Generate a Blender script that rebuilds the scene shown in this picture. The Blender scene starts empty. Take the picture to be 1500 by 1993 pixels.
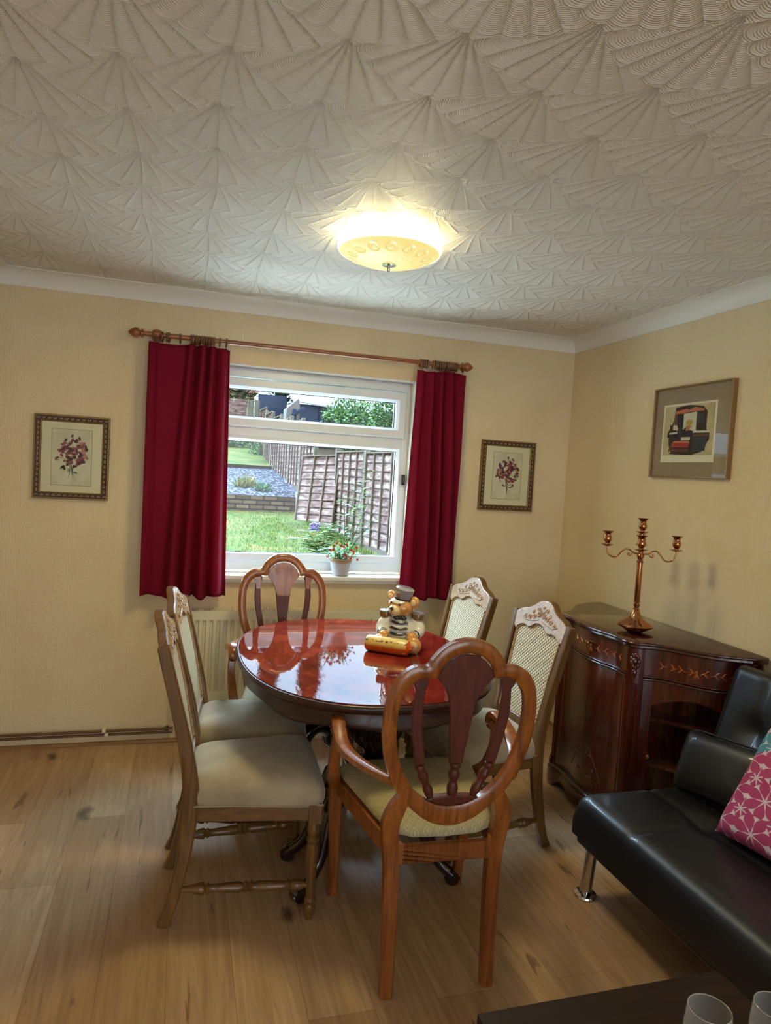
import bpy, bmesh, math, random
from mathutils import Vector, Matrix, noise
random.seed(7)
PI = math.pi
scene = bpy.context.scene
COL = scene.collection

# ------------------------------------------------------------------ camera
CAM = Vector((-2.2957, -3.8119, 1.5112))
YAW, PITCH, ROLL, FPX = 0.2891, 0.0543, -0.0597, 1338.6
_f = Vector((math.sin(YAW)*math.cos(PITCH), math.cos(YAW)*math.cos(PITCH), -math.sin(PITCH)))
_r = Vector((math.cos(YAW), -math.sin(YAW), 0.0)); _u = _r.cross(_f)
R2 = _r*math.cos(ROLL) - _u*math.sin(ROLL); U2 = _r*math.sin(ROLL) + _u*math.cos(ROLL)
cam = bpy.data.cameras.new('camera'); camo = bpy.data.objects.new('camera', cam); COL.objects.link(camo)
cam.sensor_fit = 'HORIZONTAL'; cam.sensor_width = 36.0; cam.lens = FPX*36.0/1500.0; cam.clip_start = .02; cam.clip_end = 300
camo.matrix_world = Matrix(((R2.x, U2.x, -_f.x, CAM.x), (R2.y, U2.y, -_f.y, CAM.y), (R2.z, U2.z, -_f.z, CAM.z), (0, 0, 0, 1)))
scene.camera = camo

def at(px, py, Y):                       # the point of depth Y that a pixel of the survey photograph shows
    d = _f + R2*((px-750)/FPX) - U2*((py-996.5)/FPX)
    return CAM + d*((Y-CAM.y)/d.y)

# ------------------------------------------------------------------ view, sky, daylight
scene.view_settings.view_transform = 'Standard'; scene.view_settings.look = 'None'
scene.view_settings.exposure = 0.0; scene.view_settings.gamma = 1.0
scene.view_settings.use_curve_mapping = False
SKY_LOW, SKY_HIGH, SKY_STREET = 4.2, 60.0, 4.9
w = bpy.data.worlds.new('World'); scene.world = w; w.use_nodes = True
nt = w.node_tree; nt.nodes.clear()
wo = nt.nodes.new('ShaderNodeOutputWorld'); bg = nt.nodes.new('ShaderNodeBackground')
tc = nt.nodes.new('ShaderNodeTexCoord'); nz = nt.nodes.new('ShaderNodeTexNoise'); cr = nt.nodes.new('ShaderNodeValToRGB')
def wn(k, op=None, *v):
    x = nt.nodes.new(k)
    if op: x.operation = op
    for i_, q in enumerate(v):
        if isinstance(q, (int, float)): x.inputs[i_].default_value = q
        elif q is not None: nt.links.new(q, x.inputs[i_])
    return x
nz.inputs['Scale'].default_value = 3.0; nz.inputs['Detail'].default_value = 5
cr.color_ramp.elements[0].position = .35; cr.color_ramp.elements[0].color = (.42, .68, 1, 1)
cr.color_ramp.elements[1].position = .62; cr.color_ramp.elements[1].color = (.62, .84, 1, 1)
nt.links.new(tc.outputs['Generated'], nz.inputs['Vector']); nt.links.new(nz.outputs['Fac'], cr.inputs['Fac'])
sp = wn('ShaderNodeSeparateXYZ'); nt.links.new(tc.outputs['Generated'], sp.inputs[0])
# overcast sky: brighter overhead than at the horizon, bluer on the garden side, paler and warmer on the street side
mr = wn('ShaderNodeMapRange'); nt.links.new(sp.outputs[2], mr.inputs[0]); mr.interpolation_type = 'SMOOTHSTEP'
mr.inputs[1].default_value = .30; mr.inputs[2].default_value = .62; mr.inputs[3].default_value = SKY_LOW; mr.inputs[4].default_value = SKY_HIGH
my = wn('ShaderNodeMapRange'); nt.links.new(sp.outputs[1], my.inputs[0]); my.interpolation_type = 'SMOOTHSTEP'
my.inputs[1].default_value = -.5; my.inputs[2].default_value = .2; my.inputs[3].default_value = 0; my.inputs[4].default_value = 1
mc = wn('ShaderNodeMix'); mc.data_type = 'RGBA'; nt.links.new(my.outputs[0], mc.inputs[0]); mc.inputs[6].default_value = (.86, .92, 1, 1); nt.links.new(cr.outputs[0], mc.inputs[7])
ms = wn('ShaderNodeMix'); ms.data_type = 'FLOAT'; nt.links.new(my.outputs[0], ms.inputs[0]); ms.inputs[2].default_value = SKY_STREET; nt.links.new(mr.outputs[0], ms.inputs[3])
nt.links.new(mc.outputs[2], bg.inputs['Color']); nt.links.new(ms.outputs[0], bg.inputs['Strength'])
nt.links.new(bg.outputs[0], wo.inputs[0])

def area_light(name, loc, rot, sx, sy, power, col, portal=False):
    l = bpy.data.lights.new(name, 'AREA'); l.shape = 'RECTANGLE'; l.size = sx; l.size_y = sy
    l.energy = power; l.color = col
    o = bpy.data.objects.new(name, l); COL.objects.link(o); o.location = loc; o.rotation_euler = rot
    if portal: l.cycles.is_portal = True
    return o
LAMP_POWER = 7.0
LAMP_COL = (1.0, .84, .40)

# ------------------------------------------------------------------ materials
def srgb(r, g, b):
    f = lambda c: (c/255.0/12.92) if c/255.0 <= .04045 else ((c/255.0+.055)/1.055)**2.4
    return (f(r), f(g), f(b), 1.0)

class NT:
    def __init__(s, name):
        s.m = bpy.data.materials.new(name); s.m.use_nodes = True; s.t = s.m.node_tree
        s.p = s.t.nodes['Principled BSDF']; s.out = s.t.nodes['Material Output']; s._c = None
    def n(s, k, **kw):
        x = s.t.nodes.new(k)
        for a, b in kw.items(): setattr(x, a, b)
        return x
    def L(s, a, b): s.t.links.new(a, b)
    def coord(s, kind='Object'):
        if s._c is None: s._c = s.n('ShaderNodeTexCoord')
        return s._c.outputs[kind]
    def math(s, op, a, b=None, c=None):
        x = s.n('ShaderNodeMath', operation=op)
        for i, v in enumerate((a, b, c)):
            if v is None: continue
            if isinstance(v, (int, float)): x.inputs[i].default_value = v
            else: s.L(v, x.inputs[i])
        return x.outputs[0]
    def map(s, scale=(1, 1, 1), rot=(0, 0, 0), src=None, loc=(0, 0, 0)):
        x = s.n('ShaderNodeMapping'); x.inputs['Scale'].default_value = scale; x.inputs['Rotation'].default_value = rot
        x.inputs['Location'].default_value = loc
        s.L(src or s.coord(), x.inputs[0]); return x.outputs[0]
    def noise(s, scale, detail=3, vec=None, dist=0, rough=.5):
        x = s.n('ShaderNodeTexNoise'); x.inputs['Scale'].default_value = scale; x.inputs['Detail'].default_value = detail
        x.inputs['Distortion'].default_value = dist; x.inputs['Roughness'].default_value = rough
        s.L(vec or s.coord(), x.inputs['Vector']); return x.outputs['Fac']
    def ramp(s, fac, stops):
        x = s.n('ShaderNodeValToRGB'); e = x.color_ramp.elements
        while len(e) < len(stops): e.new(.5)
        for i, (p, c) in enumerate(stops): e[i].position = p; e[i].color = c
        s.L(fac, x.inputs[0]); return x.outputs[0]
    def mix(s, fac, a, b, mode='MIX'):
        x = s.n('ShaderNodeMix', data_type='RGBA', blend_type=mode)
        for i, v in ((0, fac), (6, a), (7, b)):
            if isinstance(v, (int, float)): x.inputs[i].default_value = v
            elif isinstance(v, tuple): x.inputs[i].default_value = v
            else: s.L(v, x.inputs[i])
        return x.outputs[2]
    def bump(s, h, strength=.5, dist=.01, prev=None):
        x = s.n('ShaderNodeBump'); x.inputs['Strength'].default_value = strength; x.inputs['Distance'].default_value = dist
        s.L(h, x.inputs['Height'])
        if prev is not None: s.L(prev, x.inputs['Normal'])
        return x.outputs[0]
    def set(s, **kw):
        for k, v in kw.items():
            k = k.replace('_', ' ')
            i = s.p.inputs[k]
            if isinstance(v, (int, float, tuple)): i.default_value = v
            else: s.L(v, i)
        return s

def plain(name, c, rough=.5, metal=0.0, coat=0.0, var=0.0, vs=8, bump=0, bs=200, **kw):
    t = NT(name); col = c
    if var:
        f = t.noise(vs, 4)
        col = t.ramp(f, [(.3, tuple(x*(1-var) for x in c[:3])+(1,)), (.7, tuple(min(1, x*(1+var)) for x in c[:3])+(1,))])
    t.set(Base_Color=col, Roughness=rough, Metallic=metal, Coat_Weight=coat, **kw)
    if bump: t.set(Normal=t.bump(t.noise(bs, 3), bump, .002))
    return t.m

def wood(name, dark, light, axis=2, rough=.35, coat=.3, scale=1.0, bump=.05):
    t = NT(name); sc = [28*scale]*3; sc[axis] = 2.2*scale
    v = t.map(tuple(sc))
    f = t.noise(1.6, 6, v, 1.2, .6)
    col = t.ramp(f, [(.28, dark), (.72, light)])
    f2 = t.noise(3, 2)
    col = t.mix(t.math('MULTIPLY', f2, .35), col, dark)
    t.set(Base_Color=col, Roughness=rough, Coat_Weight=coat, Coat_Roughness=.12, Normal=t.bump(f, bump, .002))
    return t.m

M = {}
M['white_paint'] = plain('white_paint', srgb(226, 224, 216), .55)
M['upvc'] = plain('white_upvc', srgb(226, 234, 240), .28)
M['gasket'] = plain('black_gasket', srgb(28, 30, 32), .6)
M['cream_paint'] = plain('cream_paint', srgb(222, 208, 172), .5)
M['radiator'] = plain('radiator_enamel', srgb(214, 206, 176), .35)
M['pipe'] = plain('painted_pipe', srgb(92, 62, 42), .45)
M['clip'] = plain('pipe_clip', srgb(226, 214, 190), .4)
M['beading'] = wood('oak_beading', srgb(112, 76, 44), srgb(160, 118, 76), 0, .5, .1)
M['pine'] = wood('pole_wood', srgb(112, 58, 24), srgb(168, 98, 48), 0, .35, .4)
M['yew'] = wood('yew_wood', srgb(104, 52, 18), srgb(176, 104, 42), 2, .3, .5)
M['yew_dark'] = wood('mahogany_splat', srgb(66, 24, 12), srgb(104, 42, 20), 2, .5, .1)
M['oak'] = wood('aged_oak', srgb(74, 48, 18), srgb(132, 92, 40), 2, .4, .25)
M['oak_h'] = wood('aged_oak_rail', srgb(74, 48, 18), srgb(132, 92, 40), 1, .4, .25)
M['limed'] = wood('pale_crest_wood', srgb(150, 112, 76), srgb(206, 176, 136), 1, .3, .5)
M['mahog'] = wood('mahogany', srgb(44, 14, 8), srgb(104, 38, 18), 2, .22, .8)
M['mahog_h'] = wood('mahogany_rail', srgb(34, 12, 8), srgb(78, 28, 16), 1, .2, .8)
M['edge'] = wood('dark_table_edge', srgb(34, 14, 10), srgb(66, 26, 16), 1, .35, .12)
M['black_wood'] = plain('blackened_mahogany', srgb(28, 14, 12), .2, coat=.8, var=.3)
M['coffee'] = wood('dark_oak_top', srgb(26, 14, 10), srgb(50, 30, 22), 0, .5, 0)
M['coffee'].node_tree.nodes['Principled BSDF'].inputs['Specular IOR Level'].default_value = .25
M['inlay'] = plain('satinwood_inlay', srgb(176, 92, 34), .3, coat=.5)
M['inlay_dk'] = plain('dark_inlay', srgb(110, 52, 26), .3, coat=.5)
M['copper'] = plain('copper_plate', srgb(178, 122, 82), .14, 1.0)
M['brass'] = plain('aged_brass', srgb(150, 116, 64), .3, 1.0)
M['chrome'] = plain('chrome', srgb(205, 205, 208), .08, 1.0)
M['leather'] = plain('black_leather', srgb(15, 17, 20), .44, bump=.2, bs=260, coat=.22)
M['leather_pipe'] = plain('leather_piping', srgb(14, 14, 16), .3, coat=.3)
M['velour'] = NT('taupe_velour')
_t = M['velour']; _f2 = _t.noise(7, 4)
_t.set(Base_Color=_t.ramp(_f2, [(.3, srgb(146, 130, 104)), (.7, srgb(172, 156, 128))]), Roughness=.85, Sheen_Weight=.35, Sheen_Roughness=.4,
       Normal=_t.bump(_t.noise(14, 4), .25, .01)); M['velour'] = _t.m
_t = NT('damask_seat'); _v = _t.map((38, 38, 38), (0, 0, PI/4))
_ch = _t.n('ShaderNodeTexWave', wave_type='RINGS'); 
_sx = _t.n('ShaderNodeSeparateXYZ'); _t.L(_v, _sx.inputs[0])
def _tri(v): return _t.math('ABSOLUTE', _t.math('SUBTRACT', _t.math('FRACT', v), .5))
_d = _t.math('MAXIMUM', _tri(_sx.outputs[0]), _tri(_sx.outputs[1]))
_g = _t.math('SINE', _t.math('MULTIPLY', _d, 26))
_t.set(Base_Color=_t.ramp(_g, [(.0, srgb(160, 148, 112)), (1.0, srgb(186, 174, 138))]), Roughness=.8, Normal=_t.bump(_g, .2, .001)); M['damask'] = _t.m

def cane_mat():
    t = NT('woven_cane'); s = t.n('ShaderNodeSeparateXYZ'); t.L(t.coord('UV'), s.inputs[0])
    u, v = s.outputs[0], s.outputs[1]
    P = 1/.0125
    a = t.math('MULTIPLY', t.math('ADD', u, v), P*.7071); b = t.math('MULTIPLY', t.math('SUBTRACT', u, v), P*.7071)
    tri = lambda x: t.math('ABSOLUTE', t.math('SUBTRACT', t.math('FRACT', x), .5))
    h = t.math('MINIMUM', tri(a), tri(b))            # 0 at hole middle... .5 on strand crossings
    d = t.math('MAXIMUM', tri(a), tri(b))
    hole = t.math('GREATER_THAN', t.math('SUBTRACT', .62, t.math('ADD', tri(a), tri(b))), .22)
    col = t.ramp(t.math('ADD', tri(a), tri(b)), [(.25, srgb(112, 92, 62)), (.42, srgb(186, 168, 130)), (.8, srgb(224, 212, 182))])
    t.set(Base_Color=col, Roughness=.5, Normal=t.bump(t.math('ADD', tri(a), tri(b)), .7, .004))
    return t.m
M['cane'] = cane_mat()

def curtain_mat():
    t = NT('crimson_curtain'); f = t.noise(260, 2)
    col = t.ramp(f, [(.3, srgb(100, 8, 34)), (.7, srgb(138, 14, 50))])
    t.set(Base_Color=col, Roughness=.85, Specular_IOR_Level=.2, Normal=t.bump(f, .15, .001))
    tr = t.n('ShaderNodeBsdfTranslucent'); tr.inputs[0].default_value = srgb(190, 10, 40)
    mx = t.n('ShaderNodeMixShader'); mx.inputs[0].default_value = .22
    t.L(t.p.outputs[0], mx.inputs[1]); t.L(tr.outputs[0], mx.inputs[2]); t.L(mx.outputs[0], t.out.inputs[0])
    return t.m
M['curtain'] = curtain_mat()

def glass_mat(name='window_glass', spec=.5):
    t = NT(name); tb = t.n('ShaderNodeBsdfTransparent'); gl = t.n('ShaderNodeBsdfGlossy'); gl.inputs['Roughness'].default_value = .01
    fr = t.n('ShaderNodeFresnel'); fr.inputs[0].default_value = 1.45
    ge = t.n('ShaderNodeNewGeometry'); mx = t.n('ShaderNodeMixShader'); t.L(t.math('MULTIPLY', fr.outputs[0], t.math('SUBTRACT', 1.0, ge.outputs['Backfacing'])), mx.inputs[0]); t.L(tb.outputs[0], mx.inputs[1]); t.L(gl.outputs[0], mx.inputs[2])
    tb.inputs[0].default_value = (.98, .99, .985, 1)
    t.L(mx.outputs[0], t.out.inputs[0]); return t.m
M['glass'] = glass_mat()
M['drinkglass'] = glass_mat('drinking_glass')
_n = M['drinkglass'].node_tree; _o = _n.nodes['Material Output']; _src = _o.inputs[0].links[0].from_socket; _mx = _n.nodes.new('ShaderNodeMixShader'); _df = _n.nodes.new('ShaderNodeBsdfDiffuse'); _df.inputs[0].default_value = (.6, .58, .55, 1)
_lw = _n.nodes.new('ShaderNodeLayerWeight'); _lw.inputs[0].default_value = .35; _mm = _n.nodes.new('ShaderNodeMath'); _mm.operation = 'MULTIPLY_ADD'; _mm.inputs[1].default_value = .25; _mm.inputs[2].default_value = .04
_n.links.new(_lw.outputs['Facing'], _mm.inputs[0]); _n.links.new(_mm.outputs[0], _mx.inputs[0]); _n.links.new(_src, _mx.inputs[1]); _n.links.new(_df.outputs[0], _mx.inputs[2]); _n.links.new(_mx.outputs[0], _o.inputs[0])

def wall_mat(name, axis):
    t = NT(name); s = t.n('ShaderNodeSeparateXYZ'); t.L(t.coord(), s.inputs[0]); h = s.outputs[axis]
    ph = t.math('FRACT', t.math('DIVIDE', h, .265))
    band = t.math('LESS_THAN', ph, .42)                           # ribbed band, the rest floral
    ribs = t.math('SINE', t.math('MULTIPLY', ph, 2*PI*34/1.0))
    ribs = t.math('MULTIPLY', ribs, band)
    beads = t.math('MULTIPLY', t.math('SINE', t.math('MULTIPLY', s.outputs[2], 2*PI/.03)), t.math('LESS_THAN', t.math('ABSOLUTE', t.math('SUBTRACT', ph, .12)), .025))
    fl = t.n('ShaderNodeTexVoronoi', feature='DISTANCE_TO_EDGE'); fl.inputs['Scale'].default_value = 42
    t.L(t.map(src=t.coord()), fl.inputs['Vector'])
    nz = t.noise(70, 5, None, 2.5)
    fh = t.math('MULTIPLY', t.math('ADD', nz, t.math('MULTIPLY', fl.outputs['Distance'], .8)), t.math('SUBTRACT', 1.0, band))
    hh = t.math('ADD', t.math('MULTIPLY', ribs, .12), t.math('ADD', t.math('MULTIPLY', beads, .25), t.math('MULTIPLY', fh, .8)))
    hh = t.math('ADD', hh, t.math('MULTIPLY', t.noise(420, 2), .3))
    col = t.ramp(t.noise(2.2, 3), [(.3, srgb(218, 198, 158)), (.7, srgb(226, 208, 170))])
    t.set(Base_Color=col, Roughness=.62, Normal=t.bump(hh, .8, .004)); return t.m
M['wall_x'] = wall_mat('embossed_wallpaper_across', 0); M['wall_y'] = wall_mat('embossed_wallpaper_along', 1)

def ceiling_mat():
    t = NT('fan_textured_plaster'); s = t.n('ShaderNodeSeparateXYZ'); t.L(t.coord(), s.inputs[0])
    wob = t.noise(1.6, 1); wob2 = t.noise(1.7, 1, t.map(loc=(5, 3, 1)))
    x = t.math('ADD', s.outputs[0], t.math('MULTIPLY', t.math('SUBTRACT', wob, .5), .05))
    y = t.math('ADD', s.outputs[1], t.math('MULTIPLY', t.math('SUBTRACT', wob2, .5), .05))
    CX, RY, SK, RAD = .228, .25, -.117, .262
    i0 = t.math('ROUND', t.math('DIVIDE', t.math('ADD', x, 2.69), CX))
    best = None
    for k in (-1, 0, 1):
        i = t.math('ADD', i0, k)
        dx = t.math('SUBTRACT', t.math('ADD', x, 2.69), t.math('MULTIPLY', i, CX))
        sc = t.math('SQRT', t.math('MAXIMUM', t.math('SUBTRACT', RAD*RAD, t.math('MULTIPLY', dx, dx)), 0.0))
        yc = t.math('SUBTRACT', t.math('ADD', y, 2.03), t.math('MULTIPLY', i, SK))
        # scalloped rim, from the direction of the point
        dy = t.math('SUBTRACT', sc, t.math('FLOORED_MODULO', t.math('SUBTRACT', sc, yc), RY))
        ya = t.math('SUBTRACT', y, dy)
        inval = t.math('LESS_THAN', dy, -.03)
        ya = t.math('ADD', ya, t.math('MULTIPLY', inval, 50.0))
        if best is None: best = [ya, dx, dy]
        else:
            c = t.math('LESS_THAN', ya, best[0])
            def sel(a, b):
                mx = t.n('ShaderNodeMix', data_type='FLOAT'); t.L(c, mx.inputs[0]); t.L(b, mx.inputs[2]); t.L(a, mx.inputs[3]); return mx.outputs[0]
            best = [sel(ya, best[0]), sel(dx, best[1]), sel(dy, best[2])]
    _, dx, dy = best
    r = t.math('SQRT', t.math('ADD', t.math('MULTIPLY', dx, dx), t.math('MULTIPLY', dy, dy)))
    th = t.math('ARCTAN2', dx, dy)
    fr = t.math('ABSOLUTE', t.math('SUBTRACT', t.math('FRACT', t.math('ADD', t.math('MULTIPLY', th, 4.1), .5)), .5))   # 0 on a ridge, .5 between
    ridge = t.math('POWER', t.math('SUBTRACT', 1.0, t.math('MULTIPLY', fr, 2.0)), 5.0)
    ridge = t.math('MULTIPLY', ridge, t.math('MINIMUM', t.math('MULTIPLY', r, 9.0), 1.0))
    rimr = t.math('ADD', RAD-.022, t.math('MULTIPLY', t.math('SINE', t.math('MULTIPLY', fr, PI)), .016))
    rd = t.math('DIVIDE', t.math('SUBTRACT', r, rimr), .0055)
    rim = t.math('EXPONENT', t.math('MULTIPLY', t.math('MULTIPLY', rd, rd), -1.0))
    over = t.math('MULTIPLY', t.math('GREATER_THAN', r, rimr), -.8)
    comb = t.math('SINE', t.math('MULTIPLY', t.math('SUBTRACT', r, t.math('MULTIPLY', t.math('SINE', t.math('MULTIPLY', fr, PI)), .012)), 2*PI/.0062))
    tilt = t.math('MULTIPLY', r, 4.5)
    h = t.math('ADD', t.math('MULTIPLY', ridge, .95), t.math('MULTIPLY', rim, .7))
    h = t.math('ADD', h, t.math('MULTIPLY', comb, .16)); h = t.math('ADD', h, tilt); h = t.math('ADD', h, over)
    h = t.math('ADD', h, t.math('MULTIPLY', t.noise(60, 3), .25))
    t.set(Base_Color=srgb(226, 220, 208), Roughness=.5, Normal=t.bump(h, 1.0, .0046)); return t.m
M['ceiling'] = ceiling_mat()

def floor_mat():
    t = NT('oak_laminate'); v = t.map((1, 1, 1), (0, 0, PI/2))
    b = t.n('ShaderNodeTexBrick'); b.offset = .37; b.inputs['Scale'].default_value = 1.0
    b.inputs['Brick Width'].default_value = 1.25; b.inputs['Row Height'].default_value = .19
    b.inputs['Mortar Size'].default_value = .0009; b.inputs['Mortar Smooth'].default_value = .2; b.inputs['Bias'].default_value = 0
    b.inputs['Color1'].default_value = srgb(180, 148, 112); b.inputs['Color2'].default_value = srgb(206, 178, 142)
    b.inputs['Mortar'].default_value = srgb(136, 100, 68); t.L(v, b.inputs['Vector'])
    g = t.noise(1.0, 7, t.map((30, 1.8, 1)), 1.6, .62)
    col = t.mix(.75, b.outputs['Color'], t.ramp(g, [(.25, srgb(182, 160, 140)), (.7, srgb(255, 250, 244))]), 'MULTIPLY')
    g2 = t.noise(1.0, 4, t.map((7, .9, 1), loc=(3, 1, 0)), 2.0)
    col = t.mix(t.math('MULTIPLY', t.math('SUBTRACT', g2, .35), .9), col, srgb(168, 124, 84))
    k = t.n('ShaderNodeTexVoronoi'); k.inputs['Scale'].default_value = 1.0; k.inputs['Randomness'].default_value = 1.0
    wv = t.n('ShaderNodeVectorMath', operation='ADD'); t.L(t.map((3.6, 1.8, .01)), wv.inputs[0])
    nzc = t.n('ShaderNodeTexNoise'); nzc.inputs['Scale'].default_value = 9; t.L(t.coord(), nzc.inputs['Vector'])
    sc = t.n('ShaderNodeVectorMath', operation='SCALE'); t.L(nzc.outputs['Color'], sc.inputs[0]); sc.inputs['Scale'].default_value = .20; t.L(sc.outputs[0], wv.inputs[1])
    t.L(wv.outputs[0], k.inputs['Vector'])
    knot = t.ramp(k.outputs['Distance'], [(.0, (1, 1, 1, 1)), (.05, (.9, .9, .9, 1)), (.125, (0, 0, 0, 1))])
    col = t.mix(t.math('MULTIPLY', knot, .85), col, srgb(52, 36, 24))
    cr_ = t.noise(1.0, 3, t.map((26, 3.0, 1), loc=(9, 4, 0)), .6)
    crk = t.ramp(cr_, [(.66, (0, 0, 0, 1)), (.72, (1, 1, 1, 1))])
    col = t.mix(t.math('MULTIPLY', crk, .6), col, srgb(70, 48, 32))
    t.set(Base_Color=col, Roughness=.42, Normal=t.bump(g, .08, .002)); return t.m
M['floor'] = floor_mat()

def table_mat():
    t = NT('flame_mahogany'); f = t.noise(3.4, 6, t.map((1, .8, 1)), 3.5, .6)
    col = t.ramp(f, [(.3, srgb(78, 20, 14)), (.55, srgb(120, 38, 26)), (.75, srgb(152, 66, 44))])
    wv = t.noise(16, 2)
    sx = t.n('ShaderNodeSeparateXYZ'); t.L(t.coord(), sx.inputs[0])
    hx = t.noise(1.0, 2, t.map((26, 9, 1)), .8)
    t.set(Base_Color=col, Roughness=.03, Specular_IOR_Level=.58, Coat_Weight=0.0)
    nb = t.bump(hx, .035, .006); t.set(Normal=nb); return t.m
M['tabletop'] = table_mat()

def art_bg(name, a, b, c=None, sc=9):
    t = NT(name); f = t.noise(sc, 4, None, 1.0)
    st = [(.3, a), (.7, b)] + ([(.9, c)] if c else [])
    t.set(Base_Color=t.ramp(f, st), Roughness=.6); return t.m
M['paper'] = art_bg('watercolour_paper', srgb(196, 190, 160), srgb(220, 214, 188))
M['mat_cream'] = plain('cream_mount', srgb(218, 210, 178), .7)
M['mat_taupe'] = plain('taupe_mount', srgb(150, 132, 108), .7)
M['paper_white'] = plain('print_border', srgb(226, 220, 196), .7)
M['wash'] = art_bg('brown_wash', srgb(176, 160, 116), srgb(202, 190, 152), None, 14)
M['gilt'] = plain('dull_gilt', srgb(138, 110, 66), .42, .55, var=.2, vs=30)
M['gilt_light'] = plain('rubbed_gilt', srgb(188, 162, 112), .4, .4)
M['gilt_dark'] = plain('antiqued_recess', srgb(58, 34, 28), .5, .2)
M['gold_frame'] = plain('champagne_metal', srgb(150, 122, 88), .35, .7)
M['picglass'] = glass_mat('picture_glass')

def emis(name, col, st, base=(.9, .88, .8, 1), trans=0):
    t = NT(name); t.set(Base_Color=base, Roughness=.25, Emission_Color=col, Emission_Strength=st); return t.m
def shade_mat(name, st):
    t = NT(name)
    s = t.n('ShaderNodeSeparateXYZ'); t.L(t.coord(), s.inputs[0])
    th = t.math('ARCTAN2', s.outputs[0], s.outputs[1]); r = t.math('SQRT', t.math('ADD', t.math('POWER', s.outputs[0], 2), t.math('POWER', s.outputs[1], 2)))
    a = t.math('SUBTRACT', t.math('FRACT', t.math('MULTIPLY', th, 14/(2*PI))), .5)
    ax = t.math('MULTIPLY', a, t.math('MULTIPLY', r, 2*PI/14)); ay = t.math('SUBTRACT', r, .145)
    rr = t.math('SQRT', t.math('ADD', t.math('MULTIPLY', ax, ax), t.math('MULTIPLY', ay, ay)))
    h = t.math('MULTIPLY', t.math('SINE', t.math('MULTIPLY', rr, 2*PI/.02)), t.math('LESS_THAN', rr, .026))
    h = t.math('ADD', h, t.math('MULTIPLY', t.noise(160, 3), .6))
    t.set(Base_Color=srgb(238, 226, 150), Roughness=.3, Emission_Color=(1.0, .83, .30, 1), Emission_Strength=st, Normal=t.bump(h, .9, .004)); return t.m

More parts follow.
